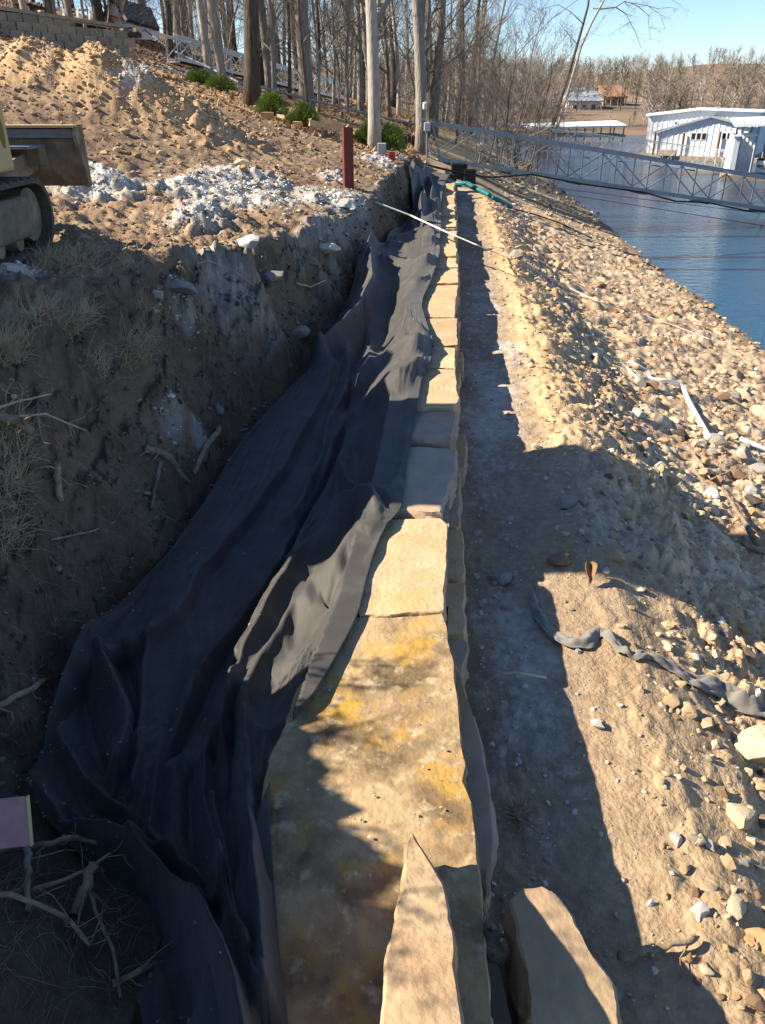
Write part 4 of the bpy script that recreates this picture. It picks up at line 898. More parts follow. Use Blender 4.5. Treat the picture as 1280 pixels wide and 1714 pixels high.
# strap over the wall
def cable(name, pts3, r, mt, label, cat, n=6, sag=0, smooth=True):
    D = []
    for a, b in zip(pts3[:-1], pts3[1:]):
        for k in range(10): t = k / 10; q = a.lerp(b, t); q.z -= sag * 4 * t * (1 - t); D.append(q)
    D.append(pts3[-1]); return tag(MB().tube(D, r, n).build(name, mt, None, smooth), label, cat)
a, _ = hit(626, 341, H); b, _ = hit(850, 434, H); w1 = Vector((float(XR(9.5)) - .2, 9.9, .03))
a.z += .03; b.z += .02; mid = at(742, 386, 11.2)
cable('strap', [a, at(690, 362, (a - Vector((0, 0, 1.8))).length * .93), at(742, 386, 10.9), at(800, 411, 10.2), b], [.015] * 12 + [.013] * 12 + [.007] * 17, M['strap'], 'white webbing strap stretched from the bank across the fabric and wall', 'strap')
cable('cord', [hit(u, v, ground)[0] + Vector((0, 0, .03)) for u, v in ((868, 440), (905, 462), (950, 484), (1000, 508), (1080, 532), (1122, 546), (1190, 572))], .008, M['strap'], 'thin pale cord lying across the lake bank below the grey boulder', 'cord')
# teal drain pipes with a stone on the joint
def onz(u, v, dz=.04): p, s = hit(u, v, H); return Vector((p.x, p.y, gz(p.x, p.y) + dz))
def pipe(pts, r, mt, label, name='pipe', cat='pipe'): return tag(MB().tube(pts, r, 14).build(name, mt, None, True), label, cat)
pipe([onz(762, 312, .07), onz(781, 313, .09), onz(818, 332, .06)], .06, M['teal'], 'teal drain pipe lying by the far end of the wall, longer upper piece')
pipe([onz(823, 335, .06), onz(855, 353, .06)], .06, M['teal'], 'short teal drain pipe piece, lower of the two on the bank')
rock(783, 312, 16, 14, 'tan', 'tan stone holding down the teal pipe at the far end of the wall', xy=None)
def hose(pts, r, label):
    P = [onz(u, v, .035) for u, v in pts]; D = []
    for i in range(len(P) - 1):
        p0, p1, p2, p3 = P[max(i - 1, 0)], P[i], P[i + 1], P[min(i + 2, len(P) - 1)]
        for k in range(6): t = k / 6; D.append(.5 * ((2 * p1) + (p2 - p0) * t + (2 * p0 - 5 * p1 + 4 * p2 - p3) * t * t + (3 * p1 - p0 - 3 * p2 + p3) * t ** 3))
    D.append(P[-1]); return pipe(D, r, M['pipe'], label)
hose([(1052, 606), (1070, 618), (1083, 622), (1090, 637), (1110, 647), (1138, 654), (1152, 674), (1166, 705), (1186, 738)], np.linspace(.014, .032, 49), 'long white pipe winding down through the rocks on the right')
hose([(1048, 622), (1055, 632), (1072, 642)], .014, 'short curved end of white pipe left of the long white one')
hose([(1238, 739), (1260, 751), (1300, 768)], .025, 'straight white pipe piece running out at the right frame edge')
# pink board at the left edge
o = rbox('pink_board', tuple(at(-8, 1380, 2.05)), (.17, .012, .135), .004, M['pink'], None, rot=(math.radians(-25), 0, math.radians(8)), seg=1)
tag(o, 'pink board with a pale wooden edge poking in at the left frame edge', 'board'); rbox('board_edge', (.087, 0, 0), (.006, .014, .135), .001, M['gold'], o, seg=1)
b0 = o.location; tag(MB().bar((b0.x - .10, b0.y + .01, gz(b0.x - .1, b0.y) - .1), (b0.x - .08, b0.y + .01, b0.z + .03), .03).build('wooden_stake', M['woodgrey']), 'wooden stake carrying the pink board, mostly out of frame at left', 'stake')
# ------------------------------------------------------------------ gangways
def gangway(A, B, h, w, n, label, group=None, r=.03, hoop=True, mt=None, deckmt=None):
    mt = mt or M['galv']; g = empty('gangway', A, label, 'gangway', group); ax = B - A; L = ax.length; ex_ = ax.normalized(); wd = Vector((-ex_.y, ex_.x, 0)).normalized() * w; up = Vector((0, 0, h))
    if wd.y < 0: wd = -wd
    O = Vector((0, 0, 0))
    for k, off in enumerate((O, wd)):
        MB().bar(off + up, off + ax + up, r * 1.7, r * 2.2).build('rail', mt, g)
        MB().bar(off + up * .93 , off + ax + up * .93, r * .7, r * 1.0).build('rail', mt, g)
        MB().bar(off, off + ax, r * 1.6, r * 3.6).build('chord', mt, g)
        pm_ = MB().bar(O + up * .06, up * .92, r * 1.15).mesh('post', mt)
        for i in range(n + 1):
            q = off + ax * (i / n)
            if i > 0 or not hoop: o = link('post', pm_, g); o.location = q
        for i in range(n):
            a, b = off + ax * (i / n), off + ax * ((i + 1) / n)
            a2, b2 = (a + up * .06, b + up * .9) if i % 2 == 0 else (a + up * .9, b + up * .06)
            MB().bar(a2, b2, r * 1.05).build('brace', mt, g)
        if hoop:
            P = [off + up - ex_ * .0]
            for k2 in range(9): t = math.pi / 2 + math.pi * .62 * k2 / 8; P.append(off + up * .86 + Vector((0, 0, h * .14)) * math.sin(t) + ex_ * (h * .22 * math.cos(t)))
            P.append(off + ex_ * .05 + up * .05); MB().tube(P, r * .8, 8).build('hoop', mt, g)
    dk = deckmt or mt
    MB().bar(wd / 2 - up * 0 + Vector((0, 0, -.02)), wd / 2 + ax + Vector((0, 0, -.02)), w * .94, .05).build('deck', dk, g)
    for i in range(0, n + 1, 2):
        q = ax * (i / n) + Vector((0, 0, -.09)); MB().bar(q - wd * .05, q + wd * 1.05, .08, .06).build('cross_member', mt, g)
    return g
A = at(734, 267, 23.4); B = at(1425, 372, 27.5)
gangway(A, B, 1.0, .95, 13, 'near galvanised truss gangway sloping from the bank out over the water')
gangway(at(805, 240, 43), at(1222, 290, 45), 1.15, 1.2, 14, 'second pale gangway beyond the near one, leading to the boathouse', r=.026, hoop=False, mt=M['alu'])
a, sa = hit(300, 112, H); b, sb = hit(577, 170, H); a.z += .25; b.z += .12
gangway(a, b, .72, .45, 17, 'white railed gangway lying on the wooded slope behind the soil mound', r=.030, hoop=False, mt=M['alu'], deckmt=M['woodgrey'])
# black boxes put in for the dark void under the gangway end
for u, v, w_, hh, lab in ((768, 290, 26, 22, 'black box standing in for the dark void under the gangway end, nearer the wall'), (786, 297, 20, 18, 'black box standing in for the dark void under the gangway, lakeward of the other box'), (758, 300, 12, 10, 'small black box standing in for the dark void at the very end of the wall')):
    p, s = hit(u, v + hh / 2, H); k = s / FPX; z = gz(p.x, p.y)
    o = rbox('dark_void_box', (p.x, p.y + w_ * k * .4, z + hh * k * .5 - .02), (w_ * k, w_ * k * .8, hh * k + .1), .02, M['black']); tag(o, lab, 'dark void box'); rbox('rim', (0, 0, hh * k * .5 + .03), (w_ * k * 1.06, w_ * k * .86, .04), .01, M['black'], o)
# service cables
cable('cable', [at(714, 276, 21), at(760, 287, 21.5), at(802, 295, 22), at(822, 297, 22.5), at(890, 292, 23.6), at(974, 308, 24.4), at(1078, 322, 25), at(1131, 337, 25.4), at(1185, 339, 25.8), at(1250, 353, 26.2), at(1330, 356, 27)], .028, M['black'], 'thick black cable hanging along below the near gangway', 'cable')
cable('cable', [at(690, 273, 20.5), at(745, 285, 21.5), at(800, 297, 22.5)], .012, M['strap'], 'thin white line running from the fabric end to the gangway', 'cable')
cable('cable', [onz(935, 316, .03), at(1080, 334, 27), at(1300, 360, 30)], .010, M['black'], 'thin dark mooring line over the water, upper of two', 'cable')
cable('cable', [onz(930, 324, .03), at(1110, 351, 25), at(1310, 383, 27)], .010, M['black'], 'thin dark mooring line over the water, lower of two', 'cable')
cable('cable', [onz(858, 353, .04), onz(895, 362, .04), onz(935, 377, .04), onz(990, 402, .04)], .02, M['black'], 'black cable on the gravel running from the teal pipe to the water', 'cable')
# meter post
p, s = hit(714, 283, H); k = s / FPX
mp_ = empty('meter_post', p, 'slim service post with a white box and round meter by the gangway', 'service post')
ht = lambda v: (283 - v) * k / .93
MB().tube([(0, 0, -.1), (-.02, 0, ht(232))], .022, 8).build('pole', M['galv'], mp_); MB().bar((-.02, 0, ht(232)), (0, 0.02, ht(178)), .075, .05).build('wooden_post', M['lumber'], mp_)
rbox('box', (-.02, -.06, ht(224)), (.16, .09, .2), .01, M['lightgrey'], mp_); rbox('cross_bar', (0, .02, ht(214)), (.42, .03, .03), .005, M['galv'], mp_)
m = rbox('meter', (-.09, -.05, ht(196)), (.12, .10, .19), .045, M['lightgrey'], mp_)
# junction boxes beside the shrub
def boxat(name, u0, u1, v0, v1, mt, label, cat, dep=.8, bev=.01, mb=None):
    p, s = hit((u0 + u1) / 2, v1, H); k = s / FPX; w_ = (u1 - u0) * k; h_ = (v1 - v0) * k * 1.02
    o = rbox(name, (p.x, p.y + w_ * dep / 2, p.z + h_ / 2 - .02), (w_, w_ * dep, h_ + .06), bev, mt); return tag(o, label, cat), p, k, w_, h_
boxat('utility_box', 632, 646, 243, 262, M['greenbox'], 'pale green utility box at the foot of the forked trunk', 'utility box')
o, p, k, w_, h_ = boxat('red_crate', 650, 661, 256, 269, M['redpaint'], 'small red crate on the ground right of the pale green box', 'crate')
for i in range(3): rbox('slat', (0, -w_ * .41, h_ * (-.3 + .3 * i)), (w_ * 1.04, .012, h_ * .2), .002, M['redpaint'], o)
p, s = hit(672, 271, H); k = s / FPX
fr = MB(); fr.bar((p.x - 9 * k, p.y, p.z + .02), (p.x - 3 * k, p.y, p.z + 9 * k), .04); fr.bar((p.x - 3 * k, p.y, p.z + 9 * k), (p.x + 4 * k, p.y, p.z + 9 * k), .04); fr.bar((p.x + 4 * k, p.y, p.z + 9 * k), (p.x, p.y, p.z - .02), .05)
tag(fr.build('metal_stand', M['lightgrey']), 'small grey metal stand right of the red crate', 'stand')
p, s = hit(624, 246, H); k = s / FPX
o = MB().prism([(0, 0), (8 * k, 2 * k), (11 * k, 26 * k), (8 * k, 20 * k)], -.03, .03, 'y').build('stone_shard', M['barkpale']); o.location = (p.x, p.y - .35, p.z); tag(o, 'pointed pale slab leaning against the forked trunk', 'stone slab')
# edging stones and low timber frame near the shrubs
for u0, u1, v0, v1, mt, lab in ((418, 435, 176, 187, 'tan', 'small cream edging block left of the juniper bushes'), (436, 459, 187, 201, 'rust', 'orange tan edging block in front of the middle juniper'),
                               (489, 506, 203, 214, 'tan', 'tan edging block right of the long flat edging stone'), (500, 516, 213, 221, 'brown', 'brown flat edging stone below the right hand juniper'), (517, 531, 213, 226, 'rust', 'orange edging block at the corner of the timber frame')):
    p, s = hit((u0 + u1) / 2, v1, H); k = s / FPX; w_ = (u1 - u0) * k; x, y = p.x, p.y
    o = slab('edging_stone', [(x - w_ / 2, y), (x + w_ / 2, y + .03), (x + w_ / 2 - .02, y + w_ * .6), (x - w_ / 2, y + w_ * .55)], p.z + (v1 - v0) * k * .85, p.z - .15, MR[mt], None, step=.05, rough=.02, bevel=.02, seed=int(u0)); tag(o, lab, 'edging stone')
p, s = hit(466, 199, H); q, _ = hit(488, 208, H); o = MB().bar(p + Vector((0, 0, .06)), q + Vector((0, 0, .06)), .16, .12).build('edging_stone', M['sand']); tag(o, 'long flat edging stone between two edging blocks', 'edging stone')
f = empty('timber_frame', hit(548, 236, H)[0], 'low frame of raw timber boards set in the soil behind the red post', 'timber frame'); fl = f.location
def rel(u, v, dz): p, s = hit(u, v, H); return p - fl + Vector((0, 0, dz))
for a, b in (((518, 224), (579, 236)), ((528, 217), (583, 228)), ((518, 224), (528, 217)), ((579, 236), (583, 228))): MB().bar(rel(*a, .22), rel(*b, .22), .04, .13).build('board', M['lumber'], f)
for a in ((566, 238), (578, 240), (540, 230), (522, 226)): MB().bar(rel(*a, -.12), rel(*a, .2), .07).build('stake', M['woodgrey'], f)
# low dark timber edging right of the junipers
p, s = hit(686, 243, H); k = s / FPX; P = []
dm = MB()
for i in range(9):
    a = math.pi * (i / 8); x, y = 17 * k * math.cos(a), .5 * math.sin(a)
    dm.box((p.x - x, p.y + y, p.z + .10), (5.2 * k, .14, 15 * k))
tag(dm.build('garden_edging', M['barkdark']), 'curved row of dark timber edging right of the large juniper', 'garden edging')
# galvanised handrail running down the slope
hp = [(241, 54), (285, 88), (345, 116), (400, 143), (460, 157), (520, 173), (610, 194), (708, 216)]
g3 = []
for u, v in hp: p, s = hit(u, v + 16, H); g3.append(Vector((p.x, p.y, p.z)))
hr = empty('handrail', g3[0], 'long galvanised pipe handrail running down the slope past the trees', 'handrail'); r0 = g3[0]
g4 = [a - r0 + Vector((0, 0, (16 * (a.y) / FPX / .95))) for a in g3]
MB().tube(g4, .035, 8).build('rail', M['galv'], hr)
for a, t in zip(g3, g4): MB().tube([a - r0 - Vector((0, 0, .1)), t], .025, 6).build('post', M['galv'], hr)
g3 = [hit(u, v + 14, H)[0] for u, v in ((640, 166), (684, 178), (727, 190), (766, 201))]
wr = empty('wire_fence', g3[0], 'thin brown rail fence among the trees behind the handrail', 'fence'); r0 = g3[0]; tops = [a - r0 + Vector((0, 0, 14 * a.y / FPX / .95)) for a in g3]
MB().tube(tops, .03, 6).build('rail', M['woodgrey'], wr)
for a, t in zip(g3, tops): MB().tube([a - r0 - Vector((0, 0, .2)), t], .03, 6).build('post', M['woodgrey'], wr)
p, s = hit(372, 152, H); o = rbox('crumpled_bag', (p.x, p.y, p.z + .06), (.28, .2, .14), .05, M['white'], None, rot=(.2, .3, .5)); tag(o, 'small crumpled white bag on the soil mound near the low shrub', 'bag'); rbox('blue_patch', (.12, -.03, .01), (.14, .17, .12), .04, mat('blue_plastic', (.05, .10, .3), .5), o)
# ------------------------------------------------------------------ block retaining wall, top left
W0 = at(-60, 86, 17.0); W1 = at(212, 84, 20.5)
bw = empty('retaining_wall', W0, 'tan split face block retaining wall at the top left', 'retaining wall'); ax = W1 - W0; az = math.atan2(ax.y, ax.x); LW = math.hypot(ax.x, ax.y); bw.rotation_euler = (0, 0, az)
def wtop(x): f = x / LW; return .90 * (1 - f) + .50 * f
dzw = W1.z - W0.z
bmesh_protos = []
for i in range(5):
    me = slab('block', [(0, 0), (.42, 0), (.42, .24), (0, .24)], .166, 0, M['block'], None, step=.07, rough=.014, bevel=.008, seed=300 + i); bmesh_protos.append(me.data); bpy.data.objects.remove(me)
for c in range(12):
    z = -.35 + c * .168; x = -(.21 if c % 2 else 0)
    while x < LW:
        zb = z; top = wtop(max(x, 0)) + dzw * max(x, 0) / LW
        if zb + .16 <= top + .02 and zb > -.5 + dzw * x / LW - .2:
            o = link('block', rr.choice(bmesh_protos), bw); o.location = (x, rr.uniform(-.008, .008), zb)
        x += .424
cp_ = MB().bar((-.1, .12, wtop(0) + .03), (LW, .12, wtop(LW) + dzw + .03), .32, .07).build('coping', M['block'], bw)
# ------------------------------------------------------------------ trees
def path(p, d, L, n, rg, wob, lift=0):
    P = [p]; d = d.normalized()
    for k in range(n): d = (d + Vector((rg.gauss(0, wob), rg.gauss(0, wob), rg.gauss(0, wob) + lift))).normalized(); P.append(P[-1] + d * (L / n))
    return P
def limb(mb, p, d, L, r, lev, rg, nsub=5, sides=(5, 4, 3, 3), seg=(6, 4, 3, 2), lift=.05, wob=.14):
    P = path(p, d, L, seg[lev], rg, wob, lift); m = len(P)
    R = [max(r * (1 - .82 * k / (m - 1)), .0035) for k in range(m)]
    mb.tube(P, R, sides[lev], cap=False)
    if lev >= len(seg) - 1: return
    for i in range(nsub[lev] if hasattr(nsub, '__len__') else nsub):
        t = rg.uniform(.25, 1.0); k = min(int(t * (m - 1)), m - 2); q = P[k].lerp(P[k + 1], t * (m - 1) - k); dd = (P[k + 1] - P[k]).normalized()
        o = dd.orthogonal().normalized(); o.rotate(__import__('mathutils').Quaternion(dd, rg.uniform(0, 6.28))); a = rg.uniform(.5, 1.0)
        limb(mb, q, dd * math.cos(a) + o * math.sin(a), L * rg.uniform(.35, .62) * (1.15 - .5 * t), max(R[k] * .55, .004), lev + 1, rg, nsub, sides, seg, lift, wob)
def tree_meshes(seed, h, r0, first=.35, nb=14, lev=0, nsub=(5, 4, 0), axis=None, wob=.03, bark='bark', top=None, spread=(.6, 1.1), blen=.34, sides=12):
    rg = random.Random(seed); tk = MB(); cr = MB(); ax = axis or Vector((0, 0, 1)); n = 12
    P = path(Vector((0, 0, -.3)), ax, h, n, rg, wob); P[1] = P[0] + ax * h / n if axis else P[1]
    R = [r0 * (1.25 if k == 0 else 1) * (1 - .78 * (k / n) ** 1.1) for k in range(n + 1)]
    tk.tube(P, R, sides)
    for i in range(nb):
        t = first + (1 - first) * (i + rg.random()) / nb; k = min(int(t * n), n - 1); q = P[k].lerp(P[k + 1], t * n - k); a = rg.uniform(0, 6.28); e = rg.uniform(*spread)
        limb(cr, q, Vector((math.cos(a) * math.sin(e), math.sin(a) * math.sin(e), math.cos(e))), h * blen * (1.25 - .75 * t) * rg.uniform(.7, 1.2), R[k] * .42, lev, rg, nsub, lift=.06)
    return tk.mesh('trunk', M[bark], True), cr.mesh('crown', M['twig'], True)
def plant(base, meshes, label, group=None, scale=1, rz=0, name='bare_tree', cat='tree'):
    e = empty(name, base, label, cat, group, rz); e.scale = (scale,) * 3
    link('trunk', meshes[0], e); link('crown', meshes[1], e); return e
FG = [  # base px, width px, px at the top of the picture, bark, label, first branch, forks
    (420, 180, 25, 420, 'barkdark', 'thick dark barked trunk between the mound and the junipers'),
    (513, 184, 22, 507, 'bark', 'straight grey trunk standing right behind the juniper bushes'),
    (627, 250, 20, 624, 'barkpale', 'pale forked trunk rising beside the largest juniper'),
    (705, 258, 19, 708, 'bark', 'grey trunk directly behind the slim meter post'),
    (723, 226, 16, 738, 'bark', 'slightly leaning grey trunk right of the meter post'),
    (768, 216, 16, 768, 'barkpale', 'pale trunk with a broken stub behind the hooped gangway end'),
    (787, 214, 10, 812, 'bark', 'leaning slim trunk second behind the gangway hoop'),
    (803, 210, 8, 846, 'bark', 'strongly leaning slim trunk reaching over towards the lake'),
    (300, 92, 21, 299, 'bark', 'stout grey trunk at the upper end of the white railed gangway'),
    (360, 92, 19, 354, 'barkpale', 'pale stout trunk behind the white railed gangway'),
    (287, 106, 10, 277, 'barkdark', 'thin dark trunk close left of the stout grey trunk'),
    (245, 66, 15, 234, 'bark', 'grey trunk in front of the black roofed building'),
    (198, 64, 11, 190, 'barkdark', 'dark leaning trunk before the white gable of the building'),
    (172, 61, 17, 160, 'barkdark', 'thick dark trunk at the left corner of the building'),
    (123, 53, 11, 112, 'bark', 'grey trunk behind the middle of the block wall'),
    (85, 38, 9, 76, 'bark', 'slim trunk between the cart and the black fence'),
    (31, 34, 10, 23, 'bark', 'trunk left of the golf cart above the block wall'),
    (144, 55, 5, 135, 'barkpale', 'very thin pale trunk before the black fence'),
    (465, 108, 11, 450, 'barkdark', 'dark twin leaning trunk on the slope above the gangway'),
    (500, 136, 11, 488, 'barkdark', 'dark leaning trunk behind the middle of the white gangway'),
    (607, 172, 7, 607, 'barkdark', 'thin dark trunk beyond the lower end of the white gangway'),
    (683, 170, 9, 682, 'bark', 'medium grey trunk with a crooked limb in the wood'),
    (537, 130, 7, 528, 'bark', 'thin grey trunk behind the lower half of the white gangway'),
]
for i, (u, v, w_, ut, bk, lab) in enumerate(FG):
    p, s = hit(u, v, H, 5); k = s / FPX; x, y, z = ray(ut, 0); t = p.y / y; top = Vector((x * t, p.y, CAM_Z + z * t)); ax = (top - p).normalized()
    rr_ = w_ * k / 2; ht_ = min(max(rr_ * 75, 11), 17)
    plant(p, tree_meshes(400 + i, ht_, rr_ * 1.08, .42 if w_ > 12 else .22, 12, 0, (5, 4, 0), ax, .012, bk, blen=.32), lab)
# fork of the pale trunk, stub and limbs low enough to be seen are further limbs on their trunks
def extra(label, pts, s, r, seed, subs=0):
    t = next(o for o in bpy.data.objects if o.get('label') == label); m = MB(); rg = random.Random(seed); P = [at(u, v, s) - t.location for u, v in pts]
    R = np.linspace(r[0], r[1], len(P)); m.tube(P, R, 8)
    for i in range(subs):
        k = rg.randrange(1, len(P)); a = rg.uniform(0, 6.28); limb(m, P[k], Vector((math.cos(a), math.sin(a) * .6, rg.uniform(.2, 1))), rg.uniform(.8, 2.2), R[k] * .5, 1, rg, (4, 4, 3))
    m.build('limb', M['bark'], t, True)
def depth(label): t = next(o for o in bpy.data.objects if o.get('label') == label); return (t.location.y * CP - (t.location.z - CAM_Z) * SP)
L_ = 'pale forked trunk rising beside the largest juniper'; dd_ = depth(L_); extra(L_, [(628, 40), (636, 18), (652, -10), (670, -60), (690, -200)], dd_, (.13, .06), 1, 3); extra(L_, [(626, 40), (612, 5), (600, -25), (570, -120)], dd_, (.12, .05), 2, 2)
L_ = 'pale trunk with a broken stub behind the hooped gangway end'; dd_ = depth(L_); extra(L_, [(768, 68), (757, 50), (742, 25), (728, -12), (700, -80)], dd_, (.11, .05), 3, 4); extra(L_, [(770, 145), (776, 135), (779, 128)], dd_, (.07, .02), 4); extra(L_, [(772, 100), (785, 80), (797, 50), (808, 5), (830, -80)], dd_, (.10, .04), 5, 5)
L_ = 'medium grey trunk with a crooked limb in the wood'; dd_ = depth(L_); extra(L_, [(684, 55), (692, 42), (700, 18), (712, -20)], dd_, (.1, .05), 6, 4)
L_ = 'strongly leaning slim trunk reaching over towards the lake'; dd_ = depth(L_); extra(L_, [(818, 150), (850, 110), (880, 75), (925, 30), (980, -10)], dd_, (.09, .03), 7, 12)
# leaning pair at the shore with an overhanging branch
p, s = hit(908, 272, H, 5); e = empty('leaning_tree', p, 'leaning pair of crossing trunks at the shore with a branch over the water', 'tree')
def lp(pts): return [at(u, v, s) - p for u, v in pts]
MB().tube(lp([(903, 285), (908, 262), (930, 195), (950, 130), (966, 75), (976, 40), (984, 10), (992, -60), (1000, -200)]), np.linspace(.16, .06, 9), 10).build('trunk', M['barkdark'], e, True)
MB().tube(lp([(912, 285), (920, 250), (940, 188), (957, 130), (972, 78), (990, 38), (1008, 5), (1030, -50), (1060, -180)]), np.linspace(.16, .06, 9), 10).build('trunk', M['barkpale'], e, True)
m = MB(); rg = random.Random(77)
for pts, r in (([(992, 14), (1010, 15), (1030, 12), (1048, 22), (1055, 36), (1064, 55), (1072, 80)], .06), ([(1030, 12), (1046, 2), (1060, 5), (1082, 10), (1100, 14), (1125, 12)], .045), ([(1046, 2), (1068, 10), (1084, 25), (1086, 45), (1090, 65)], .04),
               ([(1055, 36), (1046, 42), (1034, 50)], .025), ([(1082, 10), (1104, 25), (1112, 48)], .03), ([(1004, 2), (1040, -12), (1090, -20), (1140, 8)], .05), ([(975, 40), (955, 20), (935, 8), (905, 15)], .045), ([(966, 75), (945, 50), (930, 30)], .035)):
    P = lp(pts); P = [a + Vector((0, rg.gauss(0, .12), 0)) for a in P]; R = np.linspace(r, .012, len(P)); m.tube(P, R, 6)
    for k in range(1, len(P)):
        for j in range(3): a = rg.uniform(-.6, 3.7); limb(m, P[k], Vector((math.cos(a), rg.gauss(0, .5), -.45 + .5 * math.sin(a))), rg.uniform(.5, 1.15), R[k] * .45, 1, rg, (4, 3, 3), lift=-.02, wob=.22)
m.build('crown', M['twig'], e, True)
# the wood behind: shared meshes, one tree each
PR = [tree_meshes(500 + i, h, r, f, nb, 0, (5, 5, 2), None, .035, bk, sides=7, blen=bl_) for i, (h, r, f, nb, bk, bl_) in enumerate([(14, .15, .18, 15, 'bark', .26), (12, .11, .12, 16, 'bark', .26), (15, .18, .25, 14, 'barkdark', .25), (10, .08, .10, 15, 'bark', .28), (13, .13, .2, 15, 'barkpale', .25), (9, .07, .08, 14, 'barkdark', .3)])]
PS = [tree_meshes(560 + i, h, r, .04, nb, 1, (5, 5, 4), None, .10, 'twig', sides=5, spread=(.3, 1.2), blen=.5) for i, (h, r, nb) in enumerate([(4.5, .035, 16), (3.2, .03, 14), (5.5, .045, 18)])]
rg = random.Random(21); k = 0
while k < 165:
    Y = rg.uniform(27, 84); X = rg.uniform(-.60 * Y - 3, .20 * Y)
    z = float(H(X, Y))
    if z < -1.4 or (X > .125 * Y and Y < 44) or (Y < 34 and X > -2) : continue
    q_ = rg.randrange(6); wl = ['tall grey', 'slim grey', 'stout dark', 'thin grey', 'pale barked', 'thin dark'][q_]; plant((X, Y, z), PR[q_], wl + ' bare tree in the wood on the slope behind', wl + ' bare trees of the wood behind', rg.uniform(.75, 1.2), rg.uniform(0, 6.28)); k += 1
k = 0
while k < 125:
    Y = rg.uniform(30, 82); X = rg.uniform(-.5 * Y, .215 * Y); z = float(H(X, Y))
    if z < -1.7 or (Y < 38 and X > -6 and X < .1 * Y): continue
    if X < .05 * Y and rg.random() < .45: continue
    q_ = rg.randrange(3); wl = ['bushy', 'low', 'tall'][q_]; plant((X, Y, z), PS[q_], wl + ' twiggy bare sapling in the undergrowth of the wood', wl + ' saplings in the undergrowth', rg.uniform(.6, 1.25), rg.uniform(0, 6.28), 'sapling', 'sapling'); k += 1
# far wood on the hills across the water: one mass
def far_wood(n, seed):
    g = np.random.default_rng(seed); rgx = random.Random(seed); protos = []
    for i in range(5):
        m = MB(); h = 1.0
        m.tube([(0, 0, -.05), (0, 0, .5), (.02, .01, 1.0)], [.016, .011, .003], 3, cap=False)
        for k in range(28):
            t = rgx.uniform(.22, .9); a = rgx.uniform(0, 6.28); L = rgx.uniform(.2, .5) * (1.2 - .65 * t); e_ = rgx.uniform(.45, 1.35); d = Vector((math.cos(a) * math.sin(e_), math.sin(a) * math.sin(e_), math.cos(e_))); q = Vector((0, 0, t))
            m.tube([q, q + d * L * .5 + Vector((0, 0, .01)), q + d * L + Vector((0, 0, .05))], [.007, .0045, .002], 3, cap=False)
            for j in range(1): d2 = (d + Vector((rgx.gauss(0, .5), rgx.gauss(0, .5), rgx.gauss(.1, .4)))).normalized(); m.tube([q + d * L * .5, q + d * L * .5 + d2 * L * .5], [.004, .0015], 3, cap=False)
        protos.append((np.array(m.v), np.array([f for f in m.f])))
    VV = []; FF = []; CC = []; b = 0
    while n > 0:
        Y = 109 + 222 * g.random() ** 1.5; X = -.10 * Y + (.85 * Y) * g.random()
        z = float(H(X, Y))
        if z < -1.85: continue
        low_ = Y < 127 and .205 * Y < X < .30 * Y
        if low_ and (Y > 117 or g.random() < .25): continue
        V, F = protos[int(g.integers(5))]; h = g.uniform(.8, 2.0) if low_ else g.uniform(3.2, 6.6); a = g.uniform(0, 6.28); c_, s_ = math.cos(a), math.sin(a)
        W = V * np.array([h * .95, h * .95, h]); W = np.c_[W[:, 0] * c_ - W[:, 1] * s_ + X, W[:, 0] * s_ + W[:, 1] * c_ + Y, W[:, 2] + z]
        thick = 1 + (Y - 110) / 160
        VV.append(W); FF.append(F + b); b += len(W); col = np.array((.20, .165, .135)) * g.uniform(.7, 1.35); 
        if g.random() < .15: col = np.array((.38, .34, .295))
        if g.random() < .03: col = np.array((.07, .11, .05))
        CC.append(np.repeat(col[None], len(W), 0)); n -= 1
    o = link('far_wood', np_mesh('far_wood', np.vstack(VV), np.vstack(FF), M['stones'], False, np.vstack(CC))); tag(o, 'bare grey brown woodland covering the hills across the lake', kind='stuff')
far_wood(1500, 3)
# leaf litter on the wooded slope
n = 9000; Y = 19 + 34 * RNG.random(n) ** 1.5; X = XR(Y) - .8 - (.62 * Y) * RNG.random(n) ; g = RNG
V = []; a = g.uniform(0, 6.28, n); sz = g.uniform(.035, .085, n) * (1 + (Y - 19) * .03); Z = ground(X, Y) + .02
c, s_ = np.cos(a), np.sin(a); tl = g.normal(size=(n, 2)) * .5
q = np.array([(-1, 0, .25), (0, -.45, 0), (1, 0, .3), (0, .45, .05)])
P = np.stack([X[:, None] + sz[:, None] * (q[None, :, 0] * c[:, None] - q[None, :, 1] * s_[:, None]), Y[:, None] + sz[:, None] * (q[None, :, 0] * s_[:, None] + q[None, :, 1] * c[:, None]), Z[:, None] + sz[:, None] * (q[None, :, 2] + q[None, :, 0] * tl[:, :1] + q[None, :, 1] * tl[:, 1:])], -1)
o = link('fallen_leaves', np_mesh('fallen_leaves', P.reshape(-1, 3), np.arange(n * 4).reshape(-1, 4), M['stones'], False, np.repeat(mixcol(n, (.40, .27, .15), (.22, .14, .08), .2), 4, 0))); tag(o, 'brown fallen leaves covering the slope under the trees', kind='stuff')
